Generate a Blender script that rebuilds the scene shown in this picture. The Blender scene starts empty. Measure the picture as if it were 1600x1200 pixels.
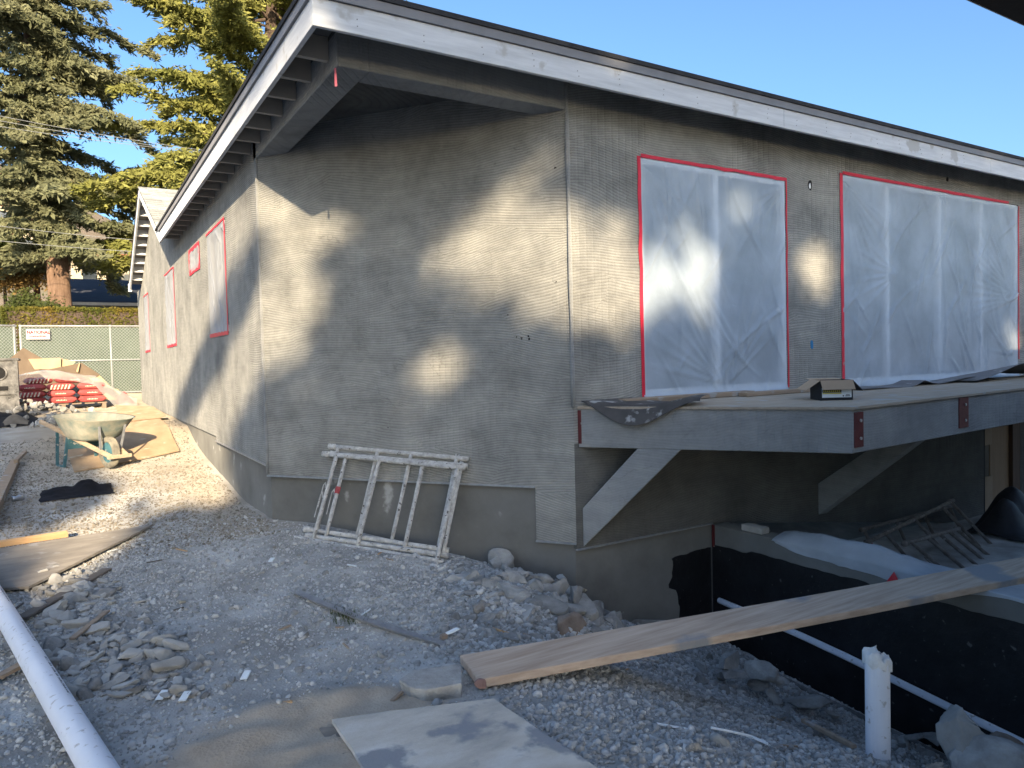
import bpy, math, random
import numpy as np
from mathutils import Matrix, Vector, noise as mnoise
random.seed(7); rng = np.random.default_rng(7)
scene = bpy.context.scene
C = scene.collection

# ------------------------------------------------------------------ camera
FPX = 1130.0
_y = np.array([109 - 800, 600 - 578, -FPX]); _x = np.array([2650 - 800, 600 - 512, -FPX])
_y = _y / np.linalg.norm(_y); _x = _x / np.linalg.norm(_x)
_z = np.cross(_x, _y); _z /= np.linalg.norm(_z); _x = np.cross(_y, _z)
RC = np.array([_x, _y, _z])                       # camera axes -> world (x along the front wall, y along the side wall)
CAM = np.array([0.0, 0.0, 1.55])
cam = bpy.data.cameras.new('camera'); cam.sensor_width = 36; cam.lens = 36 * FPX / 1600; cam.clip_start = 0.05; cam.clip_end = 3000
camo = bpy.data.objects.new('camera', cam); C.objects.link(camo)
m = Matrix.Identity(4)
for i in range(3):
    for j in range(3): m[i][j] = RC[i][j]
m.translation = Vector(CAM); camo.matrix_world = m
scene.camera = camo

# ------------------------------------------------------------------ light
SUN = np.array([0.9, 3.33, -1.0]); SUN = SUN / np.linalg.norm(SUN)      # direction the light travels
EL = math.asin(-SUN[2]); AZ = math.atan2(-SUN[0], -SUN[1])
w = bpy.data.worlds.new('World'); scene.world = w; w.use_nodes = True
nt = w.node_tree; nt.nodes.clear()
sky = nt.nodes.new('ShaderNodeTexSky'); sky.sky_type = 'NISHITA'; sky.sun_disc = False
sky.sun_elevation = EL; sky.sun_rotation = AZ; sky.air_density = 1.05; sky.dust_density = 2.5; sky.ozone_density = 5.0
bg = nt.nodes.new('ShaderNodeBackground'); bg.inputs[1].default_value = 0.15
out = nt.nodes.new('ShaderNodeOutputWorld')
nt.links.new(sky.outputs[0], bg.inputs[0]); nt.links.new(bg.outputs[0], out.inputs[0])
sl = bpy.data.lights.new('sun', 'SUN'); sl.energy = 5.0; sl.angle = math.radians(0.6); sl.color = (1.0, 0.81, 0.56)
so = bpy.data.objects.new('sun', sl); C.objects.link(so)
so.rotation_euler = Vector(SUN).to_track_quat('-Z', 'Y').to_euler(); so.location = (-6, -20, 12)
scene.view_settings.view_transform = 'Standard'; scene.view_settings.look = 'None'
scene.view_settings.exposure = 1.12; scene.view_settings.gamma = 1.0
scene.cycles.max_bounces = 8; scene.cycles.transparent_max_bounces = 12

# ------------------------------------------------------------------ helpers
def ray(px, py):
    d = RC @ np.array([px - 800, 600 - py, -FPX]); return d / np.linalg.norm(d)
def at(px, py, axis, v):
    """the point of the plane axis = v that is seen at a pixel of the photograph"""
    d = ray(px, py); k = 'XYZ'.index(axis); t = (v - CAM[k]) / d[k]; return CAM + d * t
def project(P):
    c = (np.asarray(P) - CAM) @ RC
    return np.stack([800 - FPX * c[..., 0] / c[..., 2], 600 + FPX * c[..., 1] / c[..., 2]], -1)

ORG = {}
class MB:
    def __init__(s): s.v = []; s.f = []
    def add(s, vs, fs):
        n = len(s.v); s.v += [tuple(map(float, p)) for p in vs]; s.f += [tuple(i + n for i in q) for q in fs]; return s
    def hexa(s, b, t):      # bottom quad, top quad (ccw seen from above)
        return s.add(list(b) + list(t), [(3, 2, 1, 0), (4, 5, 6, 7), (0, 1, 5, 4), (1, 2, 6, 5), (2, 3, 7, 6), (3, 0, 4, 7)])
    def box(s, lo, hi):
        x0, y0, z0 = lo; x1, y1, z1 = hi
        return s.hexa([(x0, y0, z0), (x1, y0, z0), (x1, y1, z0), (x0, y1, z0)], [(x0, y0, z1), (x1, y0, z1), (x1, y1, z1), (x0, y1, z1)])
    def beam(s, a, b, w_, h, up=(0, 0, 1)):     # rectangular bar from a to b
        a = np.array(a, float); b = np.array(b, float); d = b - a; d /= np.linalg.norm(d)
        up = np.array(up, float); r = np.cross(d, up); r /= np.linalg.norm(r); u = np.cross(r, d)
        r = r * w_ / 2; u = u * h / 2
        return s.add([a - r - u, a + r - u, a + r + u, a - r + u, b - r - u, b + r - u, b + r + u, b - r + u],
                     [(0, 1, 2, 3), (7, 6, 5, 4), (0, 4, 5, 1), (1, 5, 6, 2), (2, 6, 7, 3), (3, 7, 4, 0)])
    def tube(s, pts, r, n=8, cap=True):
        pts = [np.array(p, float) for p in pts]; rs = r if isinstance(r, (list, tuple, np.ndarray)) else [r] * len(pts)
        base = len(s.v); k = len(pts); ref = np.array([0.13, 0.27, 0.95])
        for i, p in enumerate(pts):
            d = pts[min(i + 1, k - 1)] - pts[max(i - 1, 0)]; d = d / (np.linalg.norm(d) + 1e-12)
            a = np.cross(d, ref)
            if np.linalg.norm(a) < 0.05: a = np.cross(d, (1, 0, 0))
            a /= np.linalg.norm(a); b = np.cross(d, a)
            for j in range(n):
                t = 2 * math.pi * j / n; s.v.append(tuple(p + rs[i] * (math.cos(t) * a + math.sin(t) * b)))
        for i in range(k - 1):
            for j in range(n):
                j2 = (j + 1) % n; s.f.append((base + i * n + j, base + i * n + j2, base + (i + 1) * n + j2, base + (i + 1) * n + j))
        if cap:
            s.f.append(tuple(base + j for j in range(n))[::-1]); s.f.append(tuple(base + (k - 1) * n + j for j in range(n)))
        return s
    def sheet(s, P, thick=0.0, nrm=None):       # grid of points (rows, cols, 3), optional thickness
        P = np.asarray(P, float); R, K = P.shape[:2]; b = len(s.v)
        s.v += [tuple(p) for p in P.reshape(-1, 3)]
        for i in range(R - 1):
            for j in range(K - 1):
                q = b + i * K + j; s.f.append((q, q + 1, q + K + 1, q + K))
        if thick:
            n = np.array(nrm if nrm is not None else (0, 0, -1.0)) * thick; b2 = len(s.v)
            s.v += [tuple(p + n) for p in P.reshape(-1, 3)]
            for i in range(R - 1):
                for j in range(K - 1):
                    q = b2 + i * K + j; s.f.append((q + K, q + K + 1, q + 1, q))
            rim = [(0, j) for j in range(K)] + [(i, K - 1) for i in range(1, R)] + [(R - 1, j) for j in range(K - 2, -1, -1)] + [(i, 0) for i in range(R - 2, 0, -1)]
            for (i, j), (k, l) in zip(rim, rim[1:] + rim[:1]):
                s.f.append((b + k * K + l, b + i * K + j, b2 + i * K + j, b2 + k * K + l))
        return s
    def grid_solid(s, P, N, thick): pass

def make(name, mb, mat_, parent=None, smooth=False, bevel=0.0, sub=0, seg=1):
    vs = np.array(mb.v, float); lo = vs.min(0); hi = vs.max(0)
    c = np.array([(lo[0] + hi[0]) / 2, (lo[1] + hi[1]) / 2, lo[2]])
    me = bpy.data.meshes.new(name); me.from_pydata((vs - c).tolist(), [], mb.f); me.update()
    for mm in (mat_ if isinstance(mat_, (list, tuple)) else [mat_]): me.materials.append(mm)
    if smooth: me.polygons.foreach_set('use_smooth', [True] * len(me.polygons))
    o = bpy.data.objects.new(name, me); C.objects.link(o)
    po = ORG.get(parent.name, np.zeros(3)) if parent is not None else np.zeros(3)
    o.location = c - po; ORG[o.name] = c
    if parent is not None: o.parent = parent
    if bevel:
        b = o.modifiers.new('bevel', 'BEVEL'); b.width = bevel; b.segments = seg; b.limit_method = 'ANGLE'; b.angle_limit = math.radians(40)
    if sub:
        b = o.modifiers.new('subdivision', 'SUBSURF'); b.levels = sub; b.render_levels = sub
    return o
def tag(o, label=None, cat=None, group=None, kind=None):
    if label: o['label'] = label
    if cat: o['category'] = cat
    if group: o['group'] = group
    if kind: o['kind'] = kind
    return o
def thing(name, loc, label, cat, group=None, rot=None, local=False):
    o = bpy.data.objects.new(name, None); C.objects.link(o); o.location = loc; o.empty_display_size = 0.2
    if rot is not None: o.rotation_euler = rot
    ORG[o.name] = np.zeros(3) if local else np.array(loc, float)
    return tag(o, label, cat, group)
def copy_tree(o, parent=None):
    c = o.copy(); C.objects.link(c)
    if parent is not None: c.parent = parent
    for ch in list(o.children): copy_tree(ch, c)
    return c

# ------------------------------------------------------------------ materials
def _n(t, kind, **kw):
    n = t.nodes.new(kind)
    for k, v in kw.items(): setattr(n, k, v)
    return n
def ramp(t, stops, src, link):
    r = _n(t, 'ShaderNodeValToRGB'); e = r.color_ramp.elements
    while len(e) < len(stops): e.new(0.5)
    for x, (p, c) in zip(e, stops): x.position = p; x.color = tuple(c) + (1,) if len(c) == 3 else c
    link(src, r.inputs[0]); return r.outputs[0]
def base_mat(name):
    mt = bpy.data.materials.new(name); mt.use_nodes = True; t = mt.node_tree; t.nodes.clear()
    o = _n(t, 'ShaderNodeOutputMaterial'); p = _n(t, 'ShaderNodeBsdfPrincipled'); t.links.new(p.outputs[0], o.inputs[0])
    if 'Diffuse Roughness' in p.inputs: p.inputs['Diffuse Roughness'].default_value = 0.85
    return mt, t, p
def pm(name, cols, scale=4.0, rough=0.85, bump=0.3, bscale=60.0, detail=8.0, stretch=None, spots=None, metal=0.0, island=0.0, rnd=0.0, coords='P', bdist=0.01, spec=0.3):
    """noise-coloured material: cols = 2 or 3 colours; spots = (colour, scale, threshold); island / rnd = lightness spread per piece / per object"""
    mt, t, p = base_mat(name); L = t.links.new
    if coords == 'P': src = _n(t, 'ShaderNodeNewGeometry').outputs['Position']
    else: src = _n(t, 'ShaderNodeTexCoord').outputs['Object']
    if stretch:
        mp = _n(t, 'ShaderNodeMapping'); L(src, mp.inputs[0]); mp.inputs['Scale'].default_value = stretch; vec = mp.outputs[0]
    else: vec = src
    nz = _n(t, 'ShaderNodeTexNoise'); L(vec, nz.inputs['Vector']); nz.inputs['Scale'].default_value = scale; nz.inputs['Detail'].default_value = detail; nz.inputs['Roughness'].default_value = 0.62
    k = len(cols); col = ramp(t, [(0.3 + 0.4 * i / (k - 1), c) for i, c in enumerate(cols)], nz.outputs['Fac'], L)
    if spots:
        sc, ss, th = spots; n2 = _n(t, 'ShaderNodeTexNoise'); L(src, n2.inputs['Vector']); n2.inputs['Scale'].default_value = ss; n2.inputs['Detail'].default_value = 6
        msk = ramp(t, [(th, (0, 0, 0)), (th + 0.06, (1, 1, 1))], n2.outputs['Fac'], L)
        mx = _n(t, 'ShaderNodeMix', data_type='RGBA'); L(msk, mx.inputs[0]); L(col, mx.inputs[6]); mx.inputs[7].default_value = tuple(sc) + (1,); col = mx.outputs[2]
    for amt, getter in ((island, 'i'), (rnd, 'o')):
        if amt:
            r = _n(t, 'ShaderNodeNewGeometry').outputs['Random Per Island'] if getter == 'i' else _n(t, 'ShaderNodeObjectInfo').outputs['Random']
            mr = _n(t, 'ShaderNodeMapRange'); L(r, mr.inputs[0]); mr.inputs[3].default_value = 1 - amt; mr.inputs[4].default_value = 1 + amt
            hs = _n(t, 'ShaderNodeHueSaturation'); L(col, hs.inputs['Color']); L(mr.outputs[0], hs.inputs['Value']); col = hs.outputs[0]
    L(col, p.inputs['Base Color']); p.inputs['Roughness'].default_value = rough; p.inputs['Metallic'].default_value = metal
    p.inputs['Specular IOR Level'].default_value = spec
    if bump:
        n3 = _n(t, 'ShaderNodeTexNoise'); L(vec, n3.inputs['Vector']); n3.inputs['Scale'].default_value = bscale; n3.inputs['Detail'].default_value = 6; n3.inputs['Roughness'].default_value = 0.65
        b = _n(t, 'ShaderNodeBump'); b.inputs['Strength'].default_value = bump; b.inputs['Distance'].default_value = bdist
        L(n3.outputs['Fac'], b.inputs['Height']); L(b.outputs[0], p.inputs['Normal'])
    return mt

def stucco_mat(name, dark, mid, pale, comb=1.0):
    """scratch coat: combed wavy grooves, trowel blotches, lath showing through, nicks"""
    mt, t, p = base_mat(name); L = t.links.new
    pos = _n(t, 'ShaderNodeNewGeometry').outputs['Position']
    def nz(scale, detail=4, vec=pos, rough=0.6):
        n = _n(t, 'ShaderNodeTexNoise'); L(vec, n.inputs['Vector']); n.inputs['Scale'].default_value = scale; n.inputs['Detail'].default_value = detail; n.inputs['Roughness'].default_value = rough; return n
    def math_(op, a, b=None, c=None):
        q = _n(t, 'ShaderNodeMath', operation=op)
        for i, v in enumerate((a, b, c)):
            if v is None: continue
            if isinstance(v, (int, float)): q.inputs[i].default_value = v
            else: L(v, q.inputs[i])
        return q.outputs[0]
    sep = _n(t, 'ShaderNodeSeparateXYZ'); L(pos, sep.inputs[0])
    hor = math_('ADD', math_('MULTIPLY', sep.outputs[0], 0.78), math_('MULTIPLY', sep.outputs[1], -0.62))
    # trowel swathes: Voronoi cells tilt the combing a little, noise bends it
    stretch = _n(t, 'ShaderNodeMapping'); L(pos, stretch.inputs[0]); stretch.inputs['Scale'].default_value = (1.0, 1.0, 2.3)
    warpv = _n(t, 'ShaderNodeVectorMath', operation='ADD'); wn = nz(1.4, 2); sc = _n(t, 'ShaderNodeVectorMath', operation='SCALE'); L(wn.outputs['Color'], sc.inputs[0]); sc.inputs[3].default_value = 0.8
    L(stretch.outputs[0], warpv.inputs[0]); L(sc.outputs[0], warpv.inputs[1])
    vor = _n(t, 'ShaderNodeTexVoronoi'); L(warpv.outputs[0], vor.inputs['Vector']); vor.inputs['Scale'].default_value = 1.15
    sepc = _n(t, 'ShaderNodeSeparateColor'); L(vor.outputs['Color'], sepc.inputs[0])
    tilt = math_('MULTIPLY', math_('POWER', math_('ABSOLUTE', math_('SUBTRACT', sepc.outputs[0], 0.5)), 2.2), 1.7)
    tilt = math_('MULTIPLY', tilt, math_('SIGN', math_('SUBTRACT', sepc.outputs[1], 0.5)))
    bend = math_('MULTIPLY', nz(0.8, 1).outputs['Fac'], 0.30)
    fine = math_('MULTIPLY', nz(3.5, 2).outputs['Fac'], 0.008)
    zz = math_('ADD', math_('ADD', sep.outputs[2], math_('MULTIPLY', tilt, hor)), math_('ADD', bend, fine))
    groove = math_('SINE', math_('MULTIPLY', zz, 2 * math.pi / 0.0215))
    groove = math_('POWER', math_('MULTIPLY_ADD', groove, 0.5, 0.5), 0.7)
    depth = ramp(t, [(0.30, (0.25, 0.25, 0.25)), (0.52, (1, 1, 1))], nz(1.9, 3).outputs['Fac'], L)
    groove = math_('MULTIPLY', groove, depth)
    lathm = ramp(t, [(0.46, (0, 0, 0)), (0.62, (1, 1, 1))], nz(0.9, 2).outputs['Fac'], L)
    lath = math_('POWER', math_('MULTIPLY_ADD', math_('SINE', math_('MULTIPLY', math_('ADD', hor, fine), 2 * math.pi / 0.055)), 0.5, 0.5), 6.0)
    lath = math_('MULTIPLY', math_('MULTIPLY', lath, lathm), -0.7)
    lump = nz(9.0, 6, rough=0.7).outputs['Fac']
    nick = ramp(t, [(0.74, (0, 0, 0)), (0.80, (.6, .6, .6))], nz(11.0, 3).outputs['Fac'], L)
    crk = _n(t, 'ShaderNodeTexVoronoi', feature='DISTANCE_TO_EDGE'); wv2 = _n(t, 'ShaderNodeVectorMath', operation='ADD'); sc2 = _n(t, 'ShaderNodeVectorMath', operation='SCALE'); L(nz(6, 3).outputs['Color'], sc2.inputs[0]); sc2.inputs[3].default_value = 0.22
    st2 = _n(t, 'ShaderNodeMapping'); L(pos, st2.inputs[0]); st2.inputs['Scale'].default_value = (1.1, 1.1, 2.6); L(st2.outputs[0], wv2.inputs[0]); L(sc2.outputs[0], wv2.inputs[1]); L(wv2.outputs[0], crk.inputs['Vector']); crk.inputs['Scale'].default_value = 1.5
    crack = math_('MULTIPLY', ramp(t, [(0.0, (.35, .35, .35)), (0.010, (0, 0, 0))], crk.outputs['Distance'], L), ramp(t, [(0.5, (0, 0, 0)), (0.6, (1, 1, 1))], nz(2.3, 4).outputs['Fac'], L))
    grain = nz(160, 3).outputs['Fac']
    h = math_('ADD', math_('MULTIPLY', groove, 0.55 * comb), math_('ADD', lath, math_('MULTIPLY', lump, 1.7)))
    h = math_('SUBTRACT', math_('ADD', h, math_('MULTIPLY', grain, 0.5)), math_('ADD', math_('MULTIPLY', nick, 1.0), math_('MULTIPLY', crack, 1.5)))
    b = _n(t, 'ShaderNodeBump'); b.inputs['Strength'].default_value = 0.9; b.inputs['Distance'].default_value = 0.008; L(h, b.inputs['Height']); L(b.outputs[0], p.inputs['Normal'])
    c1 = ramp(t, [(0.30, dark), (0.5, mid), (0.72, pale)], nz(1.6, 10, rough=0.72).outputs['Fac'], L)
    # streaks run with the trowel
    st = _n(t, 'ShaderNodeMapping'); L(pos, st.inputs[0]); st.inputs['Scale'].default_value = (1.2, 1.2, 14)
    c2 = ramp(t, [(0.3, (0.90, 0.905, 0.91)), (0.7, (1.08, 1.075, 1.06))], nz(1.6, 6, st.outputs[0]).outputs['Fac'], L)
    mx = _n(t, 'ShaderNodeMix', data_type='RGBA', blend_type='MULTIPLY'); mx.inputs[0].default_value = 1.0; L(c1, mx.inputs[6]); L(c2, mx.inputs[7])
    gd = _n(t, 'ShaderNodeMix', data_type='RGBA', blend_type='MULTIPLY'); mm = ramp(t, [(0.0, (0.70, 0.70, 0.70)), (0.5, (1.07, 1.07, 1.07))], groove, L)  # groove shade painted into the colour: troughs darker, ridges lighter
    gd.inputs[0].default_value = 0.8 * comb; L(mx.outputs[2], gd.inputs[6]); L(mm, gd.inputs[7])
    ck = _n(t, 'ShaderNodeMix', data_type='RGBA'); L(math_('MULTIPLY', math_('MAXIMUM', crack, math_('MULTIPLY', nick, 0.6)), 0.75), ck.inputs[0]); L(gd.outputs[2], ck.inputs[6]); ck.inputs[7].default_value = (0.07, 0.068, 0.06, 1)
    L(ck.outputs[2], p.inputs['Base Color']); p.inputs['Roughness'].default_value = 0.93; p.inputs['Specular IOR Level'].default_value = 0.2
    return mt

def plastic_mat(name, alpha, col=(0.72, 0.78, 0.84), rough=0.28):
    mt, t, p = base_mat(name); L = t.links.new
    pos = _n(t, 'ShaderNodeNewGeometry').outputs['Position']
    n = _n(t, 'ShaderNodeTexNoise'); L(pos, n.inputs['Vector']); n.inputs['Scale'].default_value = 2.2; n.inputs['Detail'].default_value = 5
    r = _n(t, 'ShaderNodeMapRange'); L(n.outputs['Fac'], r.inputs[0]); r.inputs[1].default_value = 0.3; r.inputs[2].default_value = 0.7; r.inputs[3].default_value = alpha - 0.12; r.inputs[4].default_value = min(1, alpha + 0.12)
    p.inputs['Base Color'].default_value = tuple(col) + (1,); p.inputs['Roughness'].default_value = rough
    p.inputs['Specular IOR Level'].default_value = 0.5
    tr = _n(t, 'ShaderNodeBsdfTranslucent'); tr.inputs[0].default_value = (0.8, 0.85, 0.9, 1)
    m1 = _n(t, 'ShaderNodeMixShader'); m1.inputs[0].default_value = 0.25; L(p.outputs[0], m1.inputs[1]); L(tr.outputs[0], m1.inputs[2])
    tp = _n(t, 'ShaderNodeBsdfTransparent'); m2 = _n(t, 'ShaderNodeMixShader'); L(r.outputs[0], m2.inputs[0]); L(tp.outputs[0], m2.inputs[1]); L(m1.outputs[0], m2.inputs[2])
    n3 = _n(t, 'ShaderNodeTexNoise'); L(pos, n3.inputs['Vector']); n3.inputs['Scale'].default_value = 9; n3.inputs['Detail'].default_value = 3; n3.inputs['Distortion'].default_value = 1.5
    b = _n(t, 'ShaderNodeBump'); b.inputs['Strength'].default_value = 0.35; b.inputs['Distance'].default_value = 0.02; L(n3.outputs['Fac'], b.inputs['Height']); L(b.outputs[0], p.inputs['Normal'])
    o = [x for x in t.nodes if x.type == 'OUTPUT_MATERIAL'][0]; L(m2.outputs[0], o.inputs[0])
    return mt

def wood_mat(name, c1, c2, axis='X', scale=1.0, dirt=None, rough=0.75, rnd=0.0, bump=0.25, coords='O'):
    st = {'X': (2, 26, 26), 'Y': (26, 2, 26), 'Z': (26, 26, 2)}[axis]
    return pm(name, [c1, c2], scale=1.0 * scale, rough=rough, bump=bump, bscale=3.0, detail=9, stretch=st, spots=dirt, coords=coords, bdist=0.003, rnd=rnd)

M = {}
M['stucco'] = stucco_mat('stucco_scratch_coat', (0.175, 0.175, 0.165), (0.275, 0.275, 0.258), (0.385, 0.38, 0.35))
M['stucco_shade'] = stucco_mat('stucco_shade_darkened', (0.085, 0.085, 0.08), (0.125, 0.125, 0.117), (0.17, 0.169, 0.157), comb=0.6)  # smoother coat, colour darkened to stand for shade under balcony and porch
M['stucco_smooth'] = stucco_mat('stucco_trowelled', (0.20, 0.205, 0.205), (0.285, 0.292, 0.29), (0.36, 0.365, 0.355), comb=0.3)
M['concrete'] = pm('foundation_concrete', [(0.12, 0.118, 0.107), (0.165, 0.163, 0.148), (0.205, 0.203, 0.187)], scale=1.6, bump=0.25, bscale=30, spots=((0.40, 0.40, 0.38), 3.2, 0.66))
M['fascia'] = pm('primed_fascia_board', [(0.52, 0.54, 0.56), (0.68, 0.70, 0.72)], scale=2.2, rough=0.6, bump=0.15, bscale=10, stretch=(1.2, 1.2, 14), spots=((0.46, 0.46, 0.45), 5, 0.6))
M['drip'] = pm('drip_edge_metal', [(0.20, 0.20, 0.21), (0.25, 0.25, 0.26)], rough=0.5, bump=0)
M['roof'] = pm('roofing_black', [(0.025, 0.025, 0.028), (0.05, 0.05, 0.052)], scale=8, bump=0.4)
M['shingle'] = pm('asphalt_shingle', [(0.24, 0.25, 0.24), (0.36, 0.37, 0.355)], scale=5, bump=0.6, bscale=150, island=0.18)
M['soffit'] = pm('soffit_board', [(0.16, 0.15, 0.135), (0.23, 0.22, 0.20)], scale=2, stretch=(1, 6, 1), bump=0.15)
M['tail'] = pm('rafter_tail_wood', [(0.36, 0.32, 0.27), (0.48, 0.44, 0.38)], scale=3, bump=0.1)
M['white'] = pm('white_vinyl', [(0.76, 0.77, 0.78), (0.82, 0.83, 0.84)], rough=0.4, bump=0)
M['red_tape'] = pm('red_stucco_tape', [(0.55, 0.02, 0.045), (0.68, 0.04, 0.07)], scale=7, rough=0.45, bump=0.1, spots=((0.45, 0.22, 0.2), 9, 0.70))
M['plastic'] = plastic_mat('masking_poly_sheet', 0.68, (0.60, 0.69, 0.78), 0.2)
M['plastic_haze'] = plastic_mat('dusty_poly_sheet', 0.75, (0.40, 0.42, 0.45), 0.35)
M['plastic_drape'] = plastic_mat('draped_poly_sheet', 0.66, (0.66, 0.70, 0.74), 0.22)
M['glass'] = pm('window_glass', [(0.035, 0.045, 0.055), (0.05, 0.06, 0.07)], rough=0.06, bump=0, spec=0.6)
M['red_steel'] = pm('red_oxide_steel', [(0.075, 0.014, 0.016), (0.12, 0.022, 0.022)], scale=14, rough=0.6, bump=0.2, spots=((0.33, 0.33, 0.32), 18, 0.68))
M['bolt'] = pm('bolt_head', [(0.4, 0.38, 0.36), (0.55, 0.52, 0.5)], bump=0, metal=0.4, rough=0.5)
M['ply_deck'] = wood_mat('deck_plywood', (0.30, 0.25, 0.19), (0.42, 0.36, 0.28), 'X', dirt=((0.36, 0.36, 0.34), 5, 0.6))
M['felt'] = pm('roofing_felt', [(0.055, 0.052, 0.05), (0.10, 0.095, 0.09)], scale=4, rough=0.7, bump=0.3, bscale=30, spots=((0.34, 0.34, 0.33), 7, 0.60))
M['felt_clean'] = pm('roofing_felt_grey', [(0.13, 0.13, 0.135), (0.20, 0.20, 0.205)], scale=3, rough=0.6, bump=0.15, bscale=25, spots=((0.32, 0.32, 0.31), 9, 0.66))
M['tar'] = pm('black_waterproofing', [(0.006, 0.006, 0.007), (0.018, 0.018, 0.02)], scale=6, rough=0.45, bump=0.6, bscale=18, spots=((0.10, 0.098, 0.092), 20, 0.655), spec=0.5)
M['galv'] = pm('galvanised_steel', [(0.30, 0.31, 0.33), (0.48, 0.49, 0.50)], scale=12, rough=0.42, metal=0.6, bump=0.1)
M['scaffold'] = pm('plaster_spattered_steel', [(0.30, 0.29, 0.27), (0.60, 0.60, 0.58)], scale=22, rough=0.8, bump=0.9, bscale=55, spots=((0.10, 0.09, 0.08), 30, 0.63), bdist=0.01)
M['scaffold_rust'] = pm('rusty_scaffold_steel', [(0.13, 0.105, 0.085), (0.27, 0.245, 0.215)], scale=18, rough=0.85, bump=0.7, bscale=50, spots=((0.40, 0.38, 0.35), 20, 0.66))
M['red_paint'] = pm('red_paint_band', [(0.33, 0.05, 0.06), (0.42, 0.10, 0.10)], scale=20, bump=0.2)
M['pvc'] = pm('white_pvc', [(0.62, 0.65, 0.69), (0.72, 0.74, 0.77)], scale=3, rough=0.42, bump=0.02, spots=((0.42, 0.415, 0.40), 30, 0.62))
M['ink'] = pm('black_print', [(0.03, 0.03, 0.035), (0.07, 0.07, 0.075)], bump=0)
M['rag'] = pm('frayed_white_rag', [(0.55, 0.55, 0.52), (0.75, 0.75, 0.73)], scale=20, bump=0.5)
M['plank'] = wood_mat('scaffold_plank', (0.36, 0.265, 0.19), (0.56, 0.45, 0.35), 'X', dirt=((0.25, 0.25, 0.25), 1.6, 0.60))
M['ply'] = pm('muddy_plywood', [(0.34, 0.32, 0.285), (0.50, 0.46, 0.39), (0.60, 0.58, 0.53)], scale=2.6, rough=0.9, bump=0.5, bscale=24, stretch=(1, 2.2, 1), spots=((0.26, 0.265, 0.27), 4.2, 0.55))
M['ply_old'] = pm('weathered_plywood', [(0.15, 0.135, 0.115), (0.26, 0.235, 0.20)], scale=3, rough=0.9, bump=0.35, bscale=24, stretch=(1, 3, 1), spots=((0.27, 0.26, 0.245), 7, 0.6))
M['ply_tan'] = pm('tan_plywood', [(0.29, 0.20, 0.12), (0.42, 0.31, 0.20)], scale=1.6, rough=0.85, bump=0.3, bscale=20, stretch=(3, 1, 1), spots=((0.42, 0.37, 0.29), 4, 0.62))
M['lumber'] = wood_mat('fresh_lumber', (0.42, 0.25, 0.115), (0.56, 0.37, 0.19), 'X')
M['lumber_grey'] = wood_mat('weathered_lumber', (0.23, 0.17, 0.12), (0.36, 0.28, 0.20), 'X', dirt=((0.33, 0.32, 0.30), 6, 0.6))
M['board_dark'] = wood_mat('dark_old_board', (0.10, 0.085, 0.07), (0.17, 0.145, 0.12), 'X')
M['rock'] = pm('concrete_rubble', [(0.21, 0.20, 0.18), (0.32, 0.31, 0.285), (0.43, 0.42, 0.39)], scale=6, rough=0.95, bump=0.9, bscale=30, bdist=0.02, rnd=0.25, spots=((0.22, 0.18, 0.14), 3, 0.66))
M['rock_brown'] = pm('brown_boulder', [(0.16, 0.115, 0.085), (0.26, 0.20, 0.15), (0.34, 0.29, 0.24)], scale=5, rough=0.95, bump=0.8, bscale=30)
M['rock_red'] = pm('reddish_stone', [(0.17, 0.105, 0.095), (0.25, 0.165, 0.15)], scale=14, bump=0.4, rough=0.8)
M['rock_pale'] = pm('pale_stone', [(0.31, 0.295, 0.26), (0.46, 0.445, 0.405)], scale=7, rough=0.95, bump=0.5, bscale=34, rnd=0.15)
M['gravel'] = pm('crushed_gravel', [(0.31, 0.305, 0.285), (0.50, 0.495, 0.47)], scale=9, rough=0.95, bump=0.3, bscale=90, island=0.32)
M['gravel_tan'] = pm('tan_gravel', [(0.18, 0.155, 0.12), (0.30, 0.265, 0.21)], scale=5, rough=0.95, bump=0.3, bscale=90, island=0.28)
M['black_cloth'] = pm('black_cloth', [(0.006, 0.006, 0.008), (0.016, 0.016, 0.02)], rough=0.95, bump=0.3, bscale=200)
M['tarp'] = pm('black_tarp', [(0.012, 0.012, 0.014), (0.035, 0.033, 0.032)], scale=4, rough=0.55, bump=0.4, bscale=14)
M['tarp_brown'] = pm('dusty_brown_tarp', [(0.10, 0.085, 0.065), (0.20, 0.175, 0.14)], scale=4, rough=0.75, bump=0.5, bscale=12)
M['alu'] = pm('aluminium', [(0.6, 0.6, 0.6), (0.75, 0.75, 0.76)], metal=0.9, rough=0.3, bump=0.2)
M['card'] = pm('cardboard', [(0.36, 0.27, 0.185), (0.44, 0.34, 0.24)], scale=5, bump=0.1)
M['card_tan'] = pm('tan_fibreboard', [(0.50, 0.37, 0.21), (0.60, 0.46, 0.28)], scale=4, bump=0.15)
M['card_dark'] = pm('brown_fibreboard', [(0.17, 0.125, 0.085), (0.24, 0.18, 0.125)], scale=4, bump=0.15)
M['box_black'] = pm('black_printed_card', [(0.012, 0.013, 0.016), (0.025, 0.027, 0.03)], bump=0, rough=0.6)
M['paper'] = pm('white_paper', [(0.62, 0.66, 0.66), (0.74, 0.77, 0.77)], bump=0)
M['yellow'] = pm('yellow_print', [(0.50, 0.43, 0.10), (0.58, 0.52, 0.16)], bump=0)
M['tray'] = pm('mortar_caked_blue_steel', [(0.11, 0.165, 0.165), (0.24, 0.245, 0.20), (0.35, 0.325, 0.26)], scale=6, rough=0.8, bump=0.5, bscale=26)
M['tray_in'] = pm('mortar_caked_tray', [(0.33, 0.29, 0.23), (0.50, 0.46, 0.38)], scale=6, rough=0.95, bump=0.6, bscale=30)
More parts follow.
